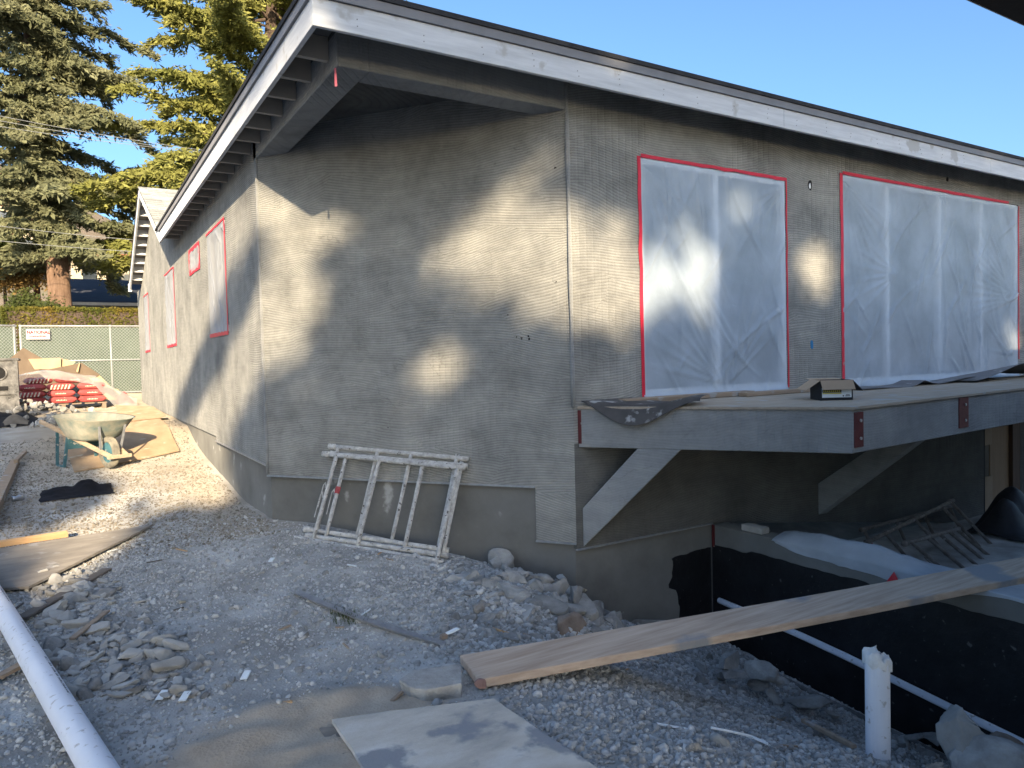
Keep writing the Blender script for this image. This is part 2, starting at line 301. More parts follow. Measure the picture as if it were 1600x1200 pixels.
M['blue_paint'] = pm('chipped_blue_paint', [(0.035, 0.115, 0.145), (0.085, 0.18, 0.20)], scale=12, rough=0.6, bump=0.2, spots=((0.42, 0.42, 0.38), 15, 0.6))
M['handle_wood'] = wood_mat('barrow_handle_wood', (0.34, 0.25, 0.16), (0.47, 0.37, 0.26), 'Y')
M['tyre'] = pm('muddy_tyre', [(0.10, 0.095, 0.08), (0.33, 0.30, 0.23)], scale=8, rough=0.95, bump=0.6, bscale=40)
M['red_bag'] = pm('red_cement_bag', [(0.36, 0.06, 0.06), (0.50, 0.12, 0.11)], scale=5, rough=0.7, bump=0.6, bscale=14, spots=((0.62, 0.36, 0.32), 12, 0.68))
M['stripe'] = pm('cream_bag_print', [(0.72, 0.62, 0.46), (0.82, 0.72, 0.56)], bump=0)
M['machine'] = pm('mortar_splashed_machine', [(0.06, 0.058, 0.055), (0.17, 0.165, 0.155), (0.30, 0.29, 0.275)], scale=7, rough=0.7, bump=0.6, bscale=26, spots=((0.04, 0.038, 0.036), 6, 0.62))
M['rubber'] = pm('black_rubber', [(0.01, 0.01, 0.01), (0.025, 0.024, 0.023)], bump=0.1)
M['wire'] = pm('galvanised_wire', [(0.42, 0.44, 0.43), (0.52, 0.53, 0.52)], rough=0.5, metal=0.3, bump=0)
M['screen'] = pm('green_windscreen', [(0.12, 0.155, 0.12), (0.17, 0.21, 0.165)], scale=1.2, rough=0.9, bump=0.2, bscale=40)
M['sign_red'] = pm('sign_red_ink', [(0.40, 0.015, 0.03), (0.46, 0.02, 0.035)], bump=0)
M['sign_white'] = pm('sign_plate', [(0.52, 0.51, 0.49), (0.58, 0.57, 0.55)], bump=0, rough=0.5)
M['hedge'] = pm('hedge_leaf', [(0.06, 0.085, 0.015), (0.16, 0.155, 0.028), (0.27, 0.18, 0.035)], scale=0.9, rough=0.7, bump=0, island=0.4)
M['cedar_grey'] = pm('grey_green_needles', [(0.145, 0.16, 0.08), (0.29, 0.29, 0.165)], scale=0.5, rough=0.75, bump=0, island=0.35)
M['cedar_gold'] = pm('golden_green_needles', [(0.18, 0.195, 0.045), (0.40, 0.39, 0.12)], scale=0.5, rough=0.75, bump=0, island=0.35)
M['autumn'] = pm('autumn_leaves', [(0.09, 0.10, 0.03), (0.26, 0.16, 0.05), (0.34, 0.24, 0.10)], scale=1.0, rough=0.75, bump=0, island=0.35)
M['green_leaf'] = pm('green_leaves', [(0.05, 0.075, 0.02), (0.11, 0.13, 0.035)], scale=1.2, rough=0.7, bump=0, island=0.35)
for k_ in ('hedge', 'cedar_grey', 'cedar_gold', 'autumn', 'green_leaf'):
    t = M[k_].node_tree; p = [q for q in t.nodes if q.type == 'BSDF_PRINCIPLED'][0]; o = [q for q in t.nodes if q.type == 'OUTPUT_MATERIAL'][0]
    tr = _n(t, 'ShaderNodeBsdfTranslucent'); t.links.new(p.inputs['Base Color'].links[0].from_socket, tr.inputs[0]); ms = _n(t, 'ShaderNodeMixShader'); ms.inputs[0].default_value = 0.4
    t.links.new(p.outputs[0], ms.inputs[1]); t.links.new(tr.outputs[0], ms.inputs[2]); t.links.new(ms.outputs[0], o.inputs[0])
M['bark'] = pm('red_brown_bark', [(0.13, 0.08, 0.052), (0.27, 0.175, 0.12)], scale=3, rough=0.95, bump=0.9, bscale=9, stretch=(3, 3, 0.6), bdist=0.04)
M['bark_dark'] = pm('dark_bark', [(0.07, 0.05, 0.038), (0.15, 0.11, 0.085)], scale=3, rough=0.95, bump=0.8, bscale=9, stretch=(3, 3, 0.6), bdist=0.04)
M['navy_roof'] = pm('dark_slate_roof', [(0.040, 0.045, 0.058), (0.062, 0.068, 0.082)], scale=2, rough=0.85, bump=0.4, stretch=(1, 1, 6))
M['grey_wall'] = pm('grey_painted_wall', [(0.20, 0.215, 0.22), (0.26, 0.275, 0.28)], scale=1, bump=0.1)
M['cream_wall'] = pm('cream_wall', [(0.55, 0.48, 0.34), (0.62, 0.55, 0.40)], scale=1, bump=0.05)
M['brick_red'] = pm('red_brick', [(0.30, 0.12, 0.07), (0.40, 0.18, 0.11)], scale=4, bump=0.3)
M['rust_pole'] = pm('red_brown_pole', [(0.22, 0.085, 0.045), (0.30, 0.13, 0.07)], scale=3, bump=0.2)
M['cable'] = pm('pale_cable', [(0.22, 0.23, 0.23), (0.28, 0.29, 0.29)], bump=0)
M['house_dark'] = pm('dark_stained_wood', [(0.018, 0.016, 0.015), (0.035, 0.03, 0.028)], scale=3, bump=0.2)
M['hill'] = pm('dry_hillside', [(0.10, 0.085, 0.055), (0.17, 0.135, 0.10), (0.11, 0.12, 0.06)], scale=0.06, rough=0.95, bump=0.5, bscale=0.8, bdist=1.0)
M['door'] = wood_mat('door_board', (0.30, 0.205, 0.125), (0.38, 0.27, 0.175), 'Z', bump=0.1)
M['jamb'] = wood_mat('brown_jamb', (0.085, 0.05, 0.032), (0.13, 0.08, 0.052), 'Z', bump=0.1)
M['blue_box'] = pm('blue_outlet_box', [(0.03, 0.16, 0.34), (0.05, 0.22, 0.42)], bump=0)
M['hole'] = pm('wiring_hole', [(0.012, 0.012, 0.012), (0.02, 0.02, 0.02)], bump=0)
M['red_plastic'] = pm('red_plastic', [(0.50, 0.015, 0.03), (0.58, 0.03, 0.045)], rough=0.4, bump=0)
M['pink'] = pm('pink_ribbon', [(0.60, 0.16, 0.22), (0.66, 0.22, 0.28)], bump=0)

# ------------------------------------------------------------------ ground
XL, YR = 1.56, 4.63                                # planes of the side wall and the front wall
P1 = np.array([1.56, 7.03]); P2 = np.array([3.39, 4.63])
CH = (P2 - P1) / np.linalg.norm(P2 - P1); CHN = np.array([CH[1], -CH[0]])    # chamfer wall: along, outward
CHL = float(np.linalg.norm(P2 - P1))
RWX = 4.91                                         # face of the retaining wall
GP = np.array([
 (-6,1,0),(-3,1,0),(0,0,0),(1,1,0),(-3,4,0),(0,3,0),(1.3,3,0),(1.6,3.1,-.01),(0,5,0),(-3,7,0.02),(1,5,0),(.5,7,.03),(1.5,7,.08),(1.85,6.6,.07),(2.15,6.2,.02),
 (2.5,5.75,-.06),(2.75,5.4,-.12),(3.05,4.95,-.2),(3.3,4.6,-.42),(3.44,4.5,-.62),(3.93,4.5,-.74),(4.4,4.5,-.85),(4.85,4.4,-1.03),(4.85,3.8,-1.1),(4.85,3.4,-1.13),
 (4.85,2.9,-1.16),(4.85,2,-1.2),(4.85,0,-1.2),(3.37,2.1,-.5),(2.2,2.2,-.1),(2.8,2.6,-.36),(2.8,2,-.3),(2.4,3.2,-.14),(3,3.4,-.46),(3.5,3.2,-.7),(4,3,-.9),(4.2,2.2,-.95),
 (3.4,1.3,-.5),(2.5,1.1,-.17),(2.6,4.2,-.2),(3,4,-.42),(3.5,3.9,-.66),(2.2,4.5,-.05),(1.8,4,-.02),(2.2,5.4,-.02),(1.7,2.4,-.02),(2,1,-.05),(4,4,-.86),
 (1.5,8.3,.06),(1.5,9.84,.18),(1.5,11,.27),(1.5,12,.42),(1.5,12.7,.6),(1.5,14.5,.65),(1.5,17,.66),(1.5,20.9,.68),(1.5,23,.85),(0,9,.06),(0,10.7,.2),(-3,10.5,.2),(0,12.5,.33),(-3,12.5,.33),
 (0,14.8,.48),(-3,14.8,.46),(0,18,.62),(-3,18,.6),(0,21,.7),(-3,21,.7),(-8,10,.2),(-8,18,.6),(-8,23,.85),(-3,23,.88),(8,23,.85),(0,27,1.3),(-10,27,1.3),(10,27,1.3),(0,34,2.2),(-15,34,2.2),(15,34,2.2),(0,45,2.8),(-20,45,2.8),(20,45,2.8),
 (4,8,.2),(4,12,.4),(8,12,.4),(12,12,.4)], float)
_A = np.linalg.norm(GP[:, None, :2] - GP[None, :, :2], axis=2)
_K = np.zeros((len(GP) + 3,) * 2); _K[:len(GP), :len(GP)] = _A + 1e-3 * np.eye(len(GP)); _K[:len(GP), -3:] = np.c_[np.ones(len(GP)), GP[:, :2]]; _K[-3:, :len(GP)] = _K[:len(GP), -3:].T
_W = np.linalg.solve(_K, np.r_[GP[:, 2], np.zeros(3)])
def gz(x, y):
    """height of the ground"""
    x = np.asarray(x, float); y = np.asarray(y, float); sh = x.shape; q = np.stack([np.clip(x.ravel(), -25, 25), np.clip(y.ravel(), 0.5, 60)], 1); ox, oy = x.ravel(), y.ravel(); r = np.empty(len(q))
    for i in range(0, len(q), 20000):
        qq = q[i:i + 20000]; r[i:i + 20000] = np.linalg.norm(qq[:, None] - GP[None, :, :2], axis=2) @ _W[:-3] + _W[-3] + qq @ _W[-2:]
    r = np.where((q[:, 0] > 5.0) & (q[:, 1] < 4.8), -0.5 - 0.012 * np.clip(q[:, 0] - 5, 0, 8), r)      # yard behind the retaining wall
    d = np.hypot(ox, oy); r = np.where(d > 45, np.minimum(r, 3.0) * np.clip((90 - d) / 45, 0, 1) + 2.5 * np.clip((d - 45) / 45, 0, 1), r)
    return r.reshape(sh)
# smooth value noise on a lattice, vectorised
_T = np.random.default_rng(3).random((256, 256))
def vn(x, y):
    xi = np.floor(x).astype(int); yi = np.floor(y).astype(int); fx = x - xi; fy = y - yi; fx = fx * fx * (3 - 2 * fx); fy = fy * fy * (3 - 2 * fy)
    a = _T[xi % 256, yi % 256]; b = _T[(xi + 1) % 256, yi % 256]; c = _T[xi % 256, (yi + 1) % 256]; d = _T[(xi + 1) % 256, (yi + 1) % 256]
    return a + (b - a) * fx + (c - a) * fy + (a - b - c + d) * fx * fy
def fbm(x, y, o=4):
    s = 0; a = 0.5
    for i in range(o): s = s + a * (vn(x + 17 * i, y + 31 * i) - 0.5); x = x * 2.03; y = y * 2.03; a *= 0.5
    return s
def sandness(x, y):
    d = ((x - 0.72) / 0.78) ** 2 + ((y - 2.55) / 0.78) ** 2
    return np.clip((1.25 - d) * 2.2 + 1.6 * fbm(x * 2.2, y * 2.2, 3), 0, 1)
def relief(x, y):
    s = sandness(x, y); near = np.clip((14 - y) / 6, 0, 1) * (y < 24)
    rub = np.clip(1 - ((x - 3.1) / 0.95) ** 2 - ((y - 4.25) / 0.75) ** 2, 0, 1)
    return near * (0.05 * fbm(x * 1.3, y * 1.3, 3) + (1 - s) * 0.022 * fbm(x * 9, y * 9, 4) + s * (0.04 * fbm(x * 5 + y * 2, y * 9, 3) + 0.13 * np.abs(fbm(x * 4.2, y * 4.2, 2)))) + 0.17 * rub * (1 + 0.9 * fbm(x * 4.5, y * 4.5, 3))
def ground_h(x, y): return gz(x, y) + relief(np.asarray(x, float), np.asarray(y, float))
def gh(x, y): return float(ground_h(np.array([x]), np.array([y]))[0])

xs = np.unique(np.round(np.concatenate([np.linspace(-400, -40, 10), np.linspace(-40, -6, 18), np.linspace(-6, -1.5, 20), np.arange(-1.5, 4.9, 0.035), [4.905, 4.93, 5.05], np.linspace(5.15, 14, 24), np.linspace(14, 60, 14), np.linspace(60, 500, 10)]), 4))
ys = np.unique(np.round(np.concatenate([np.linspace(-300, -10, 10), np.linspace(-10, 1, 14), np.arange(1, 8, 0.035), np.linspace(8, 14, 70), np.linspace(14, 26, 50), np.linspace(26, 60, 18), np.linspace(60, 900, 14)]), 4))
gx, gy = np.meshgrid(xs, ys); gzv = ground_h(gx, gy)
def fast_mesh(name, V, F, mat_, smooth=False):
    """V (n,3), F (k,m) with one face size"""
    me = bpy.data.meshes.new(name); V = np.ascontiguousarray(V, np.float32); F = np.ascontiguousarray(F, np.int32); k, mm = F.shape
    me.vertices.add(len(V)); me.vertices.foreach_set('co', V.ravel()); me.loops.add(k * mm); me.loops.foreach_set('vertex_index', F.ravel())
    me.polygons.add(k); me.polygons.foreach_set('loop_start', np.arange(0, k * mm, mm, dtype=np.int32)); me.polygons.foreach_set('loop_total', np.full(k, mm, np.int32))
    if smooth: me.polygons.foreach_set('use_smooth', np.ones(k, bool))
    me.materials.append(mat_); me.update(calc_edges=True); me.validate(); return me
def fast_obj(name, V, F, mat_, parent=None, smooth=False):
    V = np.asarray(V); lo = V.min(0); hi = V.max(0); c = np.array([(lo[0] + hi[0]) / 2, (lo[1] + hi[1]) / 2, lo[2]])
    o = bpy.data.objects.new(name, fast_mesh(name, V - c, F, mat_, smooth)); C.objects.link(o); ORG[o.name] = c
    o.location = c - (ORG.get(parent.name, 0) if parent is not None else 0)
    if parent is not None: o.parent = parent
    return o
R_, K_ = gx.shape; ii = (np.arange(R_ - 1)[:, None] * K_ + np.arange(K_ - 1)[None]).ravel()
gV = np.stack([gx.ravel(), gy.ravel(), gzv.ravel()], 1); gF = np.stack([ii, ii + 1, ii + K_ + 1, ii + K_], 1)
gm, t, p = base_mat('site_ground'); L = t.links.new
pos = _n(t, 'ShaderNodeNewGeometry').outputs['Position']
def _nz(s, d=6): 
    n = _n(t, 'ShaderNodeTexNoise'); L(pos, n.inputs['Vector']); n.inputs['Scale'].default_value = s; n.inputs['Detail'].default_value = d; n.inputs['Roughness'].default_value = 0.65; return n.outputs['Fac']
dirt = ramp(t, [(0.3, (0.27, 0.26, 0.235)), (0.5, (0.40, 0.39, 0.36)), (0.68, (0.52, 0.51, 0.475))], _nz(2.4, 10), L)
at_ = _n(t, 'ShaderNodeAttribute', attribute_name='zone'); sepz = _n(t, 'ShaderNodeSeparateColor'); L(at_.outputs['Color'], sepz.inputs[0])
pt_ = _n(t, 'ShaderNodeMix', data_type='RGBA', blend_type='MULTIPLY'); pt_.inputs[0].default_value = 1.0; L(dirt, pt_.inputs[6]); L(ramp(t, [(0.35, (0.72, 0.70, 0.68)), (0.6, (1.08, 1.08, 1.08))], _nz(0.9, 5), L), pt_.inputs[7]); dirt = pt_.outputs[2]
sandc = ramp(t, [(0.3, (0.33, 0.27, 0.20)), (0.7, (0.49, 0.415, 0.32))], _nz(3.5, 9), L)
mx = _n(t, 'ShaderNodeMix', data_type='RGBA'); L(sepz.outputs[0], mx.inputs[0]); L(dirt, mx.inputs[6]); L(sandc, mx.inputs[7])
dust = ramp(t, [(0.3, (0.30, 0.25, 0.185)), (0.7, (0.44, 0.385, 0.30))], _nz(1.6, 8), L)
mx2 = _n(t, 'ShaderNodeMix', data_type='RGBA'); L(sepz.outputs[1], mx2.inputs[0]); L(mx.outputs[2], mx2.inputs[6]); L(dust, mx2.inputs[7])
L(mx2.outputs[2], p.inputs['Base Color']); p.inputs['Roughness'].default_value = 0.97; p.inputs['Specular IOR Level'].default_value = 0.1
vo = _n(t, 'ShaderNodeTexVoronoi'); L(pos, vo.inputs['Vector']); vo.inputs['Scale'].default_value = 70
ad = _n(t, 'ShaderNodeMath', operation='ADD'); L(vo.outputs['Distance'], ad.inputs[0]); L(_nz(120, 4), ad.inputs[1])
b = _n(t, 'ShaderNodeBump'); b.inputs['Strength'].default_value = 0.6; b.inputs['Distance'].default_value = 0.006; L(ad.outputs[0], b.inputs['Height']); L(b.outputs[0], p.inputs['Normal'])
ground = fast_obj('ground', gV, gF, gm, smooth=True); tag(ground, 'bare gravelly dirt of the building site', kind='structure')
ca = ground.data.color_attributes.new('zone', 'FLOAT_COLOR', 'POINT')
sz = sandness(gV[:, 0], gV[:, 1]) * (gV[:, 1] < 6)
dz = np.clip((gV[:, 1] - 9.5) / 3 + 1.2 * fbm(gV[:, 0] * 1.1, gV[:, 1] * 0.8, 3), 0, 1) * np.clip((gV[:, 0] + 1.2) / 0.9, 0, 1) * (gV[:, 1] < 24)
band = np.exp(-((gV[:, 0] - 1.30) / 0.30) ** 2) * (gV[:, 1] > 6.6) * (gV[:, 1] < 24) * 0.7
dz = np.maximum(dz, band)
ca.data.foreach_set('color', np.stack([sz, dz, 0 * sz, 1 + 0 * sz], 1).astype(np.float32).ravel())

# ------------------------------------------------------------------ stones
def ico(sub):
    import bmesh
    bm = bmesh.new(); bmesh.ops.create_icosphere(bm, subdivisions=sub, radius=1.0); bm.verts.ensure_lookup_table()
    v = np.array([q.co[:] for q in bm.verts]); f = np.array([[q.index for q in x.verts] for x in bm.faces]); bm.free(); return v, f
ICO = {k: ico(k) for k in (1, 2, 3, 4)}
def rock_verts(sub, r, cuts=9, squash=(1, 0.8, 0.6), rough=0.05, h=(0.45, 0.85)):
    v = ICO[sub][0].copy()
    for _ in range(cuts):
        n = r.normal(size=3); n /= np.linalg.norm(n); d = v @ n - r.uniform(*h); v -= np.clip(d, 0, None)[:, None] * n
    if rough:
        off = r.uniform(0, 50, 3)
        v = v * np.array([1 + rough * (mnoise.noise(Vector(q * 2.2 + off)) + 0.55 * mnoise.noise(Vector(q * 5 + off)) + 0.4 * abs(mnoise.noise(Vector(q * 11 + off))) + 0.2 * mnoise.noise(Vector(q * 24 + off))) for q in v])[:, None]
    return v * np.array(squash)
def rot_batch(n, r):
    q = r.normal(size=(n, 4)); q /= np.linalg.norm(q, axis=1)[:, None]; a, b_, c_, d_ = q.T
    return np.stack([np.stack([1 - 2 * (c_**2 + d_**2), 2 * (b_ * c_ - a * d_), 2 * (b_ * d_ + a * c_)], 1), np.stack([2 * (b_ * c_ + a * d_), 1 - 2 * (b_**2 + d_**2), 2 * (c_ * d_ - a * b_)], 1), np.stack([2 * (b_ * d_ - a * c_), 2 * (c_ * d_ + a * b_), 1 - 2 * (b_**2 + c_**2)], 1)], 1)
def pebble_field(name, px, py, size, mat_, label, sink=0.25, seed=1):
    r = np.random.default_rng(seed); n = len(px); z = ground_h(px, py)
    shapes = [rock_verts(1, r, 6, (1, r.uniform(.65, .95), r.uniform(.45, .75)), 0) for _ in range(10)]; f = ICO[1][1]
    Vs = []; Fs = []; base = 0; pick = r.integers(0, 10, n); Rm = rot_batch(n, r)
    for k in range(10):
        s = np.where(pick == k)[0]
        if not len(s): continue
        v = np.einsum('nij,vj->nvi', Rm[s], shapes[k]) * size[s][:, None, None]
        v[..., 2] *= 0.8
        v += np.stack([px[s], py[s], z[s] + size[s] * (0.5 - sink)], 1)[:, None]
        Vs.append(v.reshape(-1, 3)); Fs.append((f[None] + (np.arange(len(s)) * len(shapes[k]))[:, None, None]).reshape(-1, 3) + base); base += v.shape[0] * v.shape[1]
    o = fast_obj(name, np.concatenate(Vs), np.concatenate(Fs), mat_); return tag(o, label, None, None, 'stuff')
def in_house(x, y):
    d = (x - P1[0]) * CHN[0] + (y - P1[1]) * CHN[1]
    return ((y > YR - 0.02) & (x > XL - 0.02) & (d < 0.03))
def sample_ground(n, x0, x1, y0, y1, r, dens=None):
    x = r.uniform(x0, x1, n); y = r.uniform(y0, y1, n); keep = ~in_house(x, y) & ~((x > RWX - 0.02) & (x < 5.3))
    q = project(np.stack([x, y, gz(x, y)], 1)); keep &= (q[:, 0] > -60) & (q[:, 0] < 1660) & (q[:, 1] < 1290)
    if dens is not None: keep &= r.random(n) < dens(x, y)
    return x[keep], y[keep]
r1 = np.random.default_rng(11)
def dens_fine(x, y): return np.clip(1.08 - 1.15 * sandness(x, y), 0.0, 1) * np.clip(0.62 + 1.5 * fbm(x * 1.5, y * 1.5, 3) + 0.5 * (x > 1.65) * (y < 3.3) + 0.35 * (x < 0.55), 0.12, 1) * np.clip(1.25 - (y - 4) / 9, 0.15, 1)
x, y = sample_ground(98000, -1.4, 4.9, 1.6, 7.5, r1, dens_fine)
pebble_field('gravel', x, y, np.clip(r1.lognormal(-4.78, 0.48, len(x)), 0.004, 0.032), M['gravel'], 'loose grey crushed gravel strewn over the near ground', seed=2)
x, y = sample_ground(40000, -2.5, 1.56, 6.5, 14, r1, lambda x, y: np.clip(0.8 + 1.6 * fbm(x, y, 3) - (y - 10) / 8, 0.05, 1))
pebble_field('gravel', x, y, np.clip(r1.lognormal(-4.75, 0.42, len(x)), 0.005, 0.028), M['gravel_tan'], 'loose pale gravel along the side of the house', seed=3)
x, y = sample_ground(16000, 1.6, 4.9, 1.2, 4.9, r1, lambda x, y: np.clip(0.9 + fbm(x * 2, y * 2, 3), 0, 1))
pebble_field('gravel', x, y, np.clip(r1.lognormal(-4.2, 0.4, len(x)), 0.008, 0.032), M['gravel'], 'coarse grey gravel on the slope down to the trench', seed=4)

x, y = sample_ground(9000, 2.3, 4.1, 3.5, 5.4, r1)
pebble_field('gravel', x, y, np.clip(r1.lognormal(-4.2, 0.5, len(x)), 0.007, 0.045), M['gravel'], 'dusty broken gravel over the rubble heap', seed=6)

# ------------------------------------------------------------------ the house under construction
house = thing('stucco_house', (XL, YR, 0), 'unfinished house in grey scratch coat stucco with a cut-off corner and taped windows', 'house')
def wall_panel(name, p0, ud, us, prof, holes, thick, mat_, parent=house, label=None):
    """upright wall from p0 along ud; us = breaks, prof(u) -> (z low, z high), holes (u0,u1,z0,z1); outside is to the right of... -ud rotated"""
    ud = np.array(ud, float); nd = np.array([-ud[1], ud[0]]) * thick       # inward
    br = sorted(set([round(u, 4) for u in us] + [round(q, 4) for h_ in holes for q in h_[:2]])); mb = MB()
    for a, b_ in zip(br[:-1], br[1:]):
        e = 1e-5; (la, ha), (lb, hb) = prof(a + e), prof(b_ - e); mid = (a + b_) / 2
        hs = sorted([h_ for h_ in holes if h_[0] < mid < h_[1]], key=lambda q: q[2]); lo = (la, lb)
        ivs = []
        for h_ in hs: ivs.append((lo, (h_[2], h_[2]))); lo = (h_[3], h_[3])
        ivs.append((lo, (ha, hb)))
        A = np.array(p0) + ud * a; B = np.array(p0) + ud * b_
        for (l0, l1), (h0, h1) in ivs:
            mb.hexa([(*A, l0), (*B, l1), (*(B + nd), l1), (*(A + nd), l0)], [(*A, h0), (*B, h1), (*(B + nd), h1), (*(A + nd), h0)])
    o = make(name, mb, mat_, parent)
    if label: o['label'] = label
    return o
# side wall: u runs towards the corner (outside on its right hand = -x)
YE = 20.9
def U(y): return YE - y
def gab(y):
    if y < 12.75: return 3.76
    return 3.62 + (y - 12.75) * 0.40 if y < 16.1 else max(3.50, 4.96 - (y - 16.1) * 0.40)
def prof_left(u):
    y = YE - u; return ((0.60 if y < 9.83 else 0.655), gab(y))
LW = [(U(9.94), U(8.68), 1.946, 3.22), (U(11.54), U(10.54), 2.905, 3.235), (U(14.74), U(13.36), 1.946, 3.235), (U(19.15), U(18.0), 1.946, 3.225)]
wall_panel('side_wall', (XL, YE), (0, -1), [0, U(19.75), U(16.1), U(12.76), U(12.74), U(9.83), YE - P1[1]], prof_left, LW, 0.14, M['stucco'])
# cut corner
us_ = 2.68
wall_panel('corner_wall', P1, CH, [0, us_, CHL], lambda u: ((0.505 if u < us_ else 0.065), 3.72), [], 0.14, M['stucco'])
# front wall
RW_ = [(4.11 - P2[0], 5.985 - P2[0], 1.18, 3.21), (6.85 - P2[0], 10.60 - P2[0], 1.17, 3.37), (9.72 - P2[0], 10.66 - P2[0], -0.62, 0.72)]
wall_panel('front_wall', P2, (1, 0), [0, RWX - P2[0], 11], lambda u: (0.86, 3.76), RW_[:2], 0.14, M['stucco'])
wall_panel('lower_wall', P2, (1, 0), [0, RWX - P2[0], 11], lambda u: ((0.015 if u < RWX - P2[0] + 0.02 else -0.66), 0.858), RW_[2:], 0.14, M['stucco_shade'], label='smoother coat below the balcony, its colour darkened for shade')
# foundation, set back a little under the stucco
off = 0.028
mb = MB(); z0 = -1.6
poly = [(XL + off, YE + 0.2), (XL + off, P1[1] + off * 0.3), (P2[0] + off * 0.3, YR + off), (RWX + 0.2, YR + off)]
for (xa, ya), (xb, yb), zt in zip(poly[:-1], poly[1:], (0.7, 0.6, 0.2)):
    d = np.array([xb - xa, yb - ya]); d /= np.linalg.norm(d); n = np.array([-d[1], d[0]]) * 0.2
    mb.hexa([(xa, ya, z0), (xb, yb, z0), (xb + n[0], yb + n[1], z0), (xa + n[0], ya + n[1], z0)], [(xa, ya, zt), (xb, yb, zt), (xb + n[0], yb + n[1], zt), (xa + n[0], ya + n[1], zt)])
make('foundation', mb, M['concrete'], house)
mb = MB(); mb.box((RWX + 0.2, YR + 0.035, -1.5), (14.4, YR + 0.2, -0.6)); make('foundation', mb, M['concrete'], house)
# black coating brushed on the foundation beside the retaining wall: a thin skin with a ragged edge
def ragged(u, s, a): return a * (mnoise.noise(Vector((u * s, 3.1, 0))) + 0.5 * mnoise.noise(Vector((u * s * 3.3, 7.7, 0))))
mb = MB(); rows = np.linspace(-1.5, -0.235, 40); P = []
for z in rows:
    base_x = 4.43 if z > -0.52 else 4.50
    if z < -0.85: base_x = 4.41
    lx = base_x + ragged(z, 5, 0.05); P.append([(lx + (4.915 - lx) * k, YR + off - 0.006, z + (ragged(lx + k * 0.5, 6, 0.03) + 0.02 * k if z == rows[-1] else 0)) for k in np.linspace(0, 1, 14)])
mb.sheet(P, 0.004, (0, 1, 0)); make('black_coating', mb, M['tar'], house)
# weep screed along the stucco edges, corner beads
def strip(name, pts, w_, h_, mat_): 
    mb = MB()
    for a, b_ in zip(pts[:-1], pts[1:]): mb.beam(a, b_, w_, h_)
    return make(name, mb, mat_, house)
cn = CHN * 0.006
strip('weep_screed', [(XL - 0.004, P1[1], 0.598), (XL - 0.004, 9.83, 0.598)], 0.03, 0.012, M['galv'])
q0 = P1 + CHN * 0.004; q1 = P1 + CH * us_ + CHN * 0.004; q2 = P1 + CH * CHL + CHN * 0.004
strip('weep_screed', [(*q0, 0.502), (*q1, 0.502)], 0.03, 0.012, M['galv']); strip('weep_screed', [(*q1, 0.06), (*q2, 0.06)], 0.03, 0.012, M['galv'])
strip('weep_screed', [(P2[0], YR - 0.004, 0.01), (RWX, YR - 0.004, 0.01)], 0.03, 0.012, M['galv'])
for nm, (bx, by), zl, zh in (('corner_bead', P1 + np.array((-0.002, -0.004)), 0.52, 3.47), ('corner_bead', P2 + np.array((-0.004, -0.006)), 1.15, 3.72)):
    mb = MB(); mb.tube([(bx, by, z) for z in np.linspace(zl, zh, 9)], [0.016 + 0.004 * math.sin(k * 2.3) for k in range(9)], 7); make(nm, mb, M['stucco_smooth'], house, smooth=True)
# drop beams round the roof corner
mb = MB(); mb.box((XL, YR, 3.48), (XL + 0.22, P1[1] + 0.12, 3.70)); make('soffit_beam', mb, M['stucco_smooth'], house, bevel=0.006)
mb = MB(); mb.box((XL + 0.222, YR, 3.48), (P2[0] + 0.02, YR + 0.22, 3.70)); make('soffit_beam', mb, M['stucco_smooth'], house, bevel=0.006)
mb = MB(); mb.hexa([(XL, YR, 3.705), (P2[0] + .3, YR, 3.705), (P2[0] + .3, YR + 2.8, 3.705), (XL, YR + 2.8, 3.705)], [(XL, YR, 3.745), (P2[0] + .3, YR, 3.745), (P2[0] + .3, YR + 2.8, 3.745), (XL, YR + 2.8, 3.745)]); make('porch_ceiling', mb, M['stucco_shade'], house)  # ceiling takes the darkened stucco to deepen the porch shade
mb = MB(); mb.box((XL + 0.001, YR + 0.001, 3.747), (14, YR + 0.3, 3.775)); mb.box((XL + 0.001, YR + 0.301, 3.747), (XL + 0.3, 12.8, 3.775)); make('top_plate', mb, M['stucco_smooth'], house)
# eaves
FX, FY, FZ = 1.309, 4.298, 3.553
for ya, yb in ((FY + 0.0325, 8.62), (8.623, 12.86)): mb = MB(); mb.box((FX, ya, FZ), (FX + 0.032, yb, FZ + 0.167)); make('fascia_board', mb, M['fascia'], house, bevel=0.003)
for xa, xb in ((FX, 5.55), (5.553, 9.2), (9.203, 14.3)): mb = MB(); mb.box((xa, FY, FZ + random.uniform(-.0015, .0015)), (xb, FY + 0.032, FZ + 0.167)); make('fascia_board', mb, M['fascia'], house, bevel=0.003)
mb = MB(); mb.box((FX - 0.018, FY + 0.0, FZ + 0.168), (FX + 0.01, 12.83, FZ + 0.228)); mb.box((FX - 0.018, FY - 0.018, FZ + 0.168), (14.3, FY - 0.0005, FZ + 0.228)); make('drip_edge', mb, M['drip'], house)
mb = MB(); mb.box((FX + 0.033, FY + 0.033, FZ + 0.169), (14.3, YR - 0.001, FZ + 0.19)); mb.box((FX + 0.033, YR, FZ + 0.169), (XL - 0.002, 12.8, FZ + 0.19)); make('eave_sheathing', mb, M['soffit'], house)
mb = MB(); mb.box((FX - 0.03, FY - 0.03, FZ + 0.229), (14.4, 13.2, FZ + 0.262)); make('roof', mb, M['roof'], house)
tails = []
ytail = [4.79 + 0.405 * k for k in range(20)]
for k, y_ in enumerate(ytail):
    mb = MB(); mb.box((FX + 0.034, y_, FZ + 0.012), (XL - 0.003, y_ + 0.040, FZ + 0.167)); make('rafter_tail', mb, M['tail'], house)
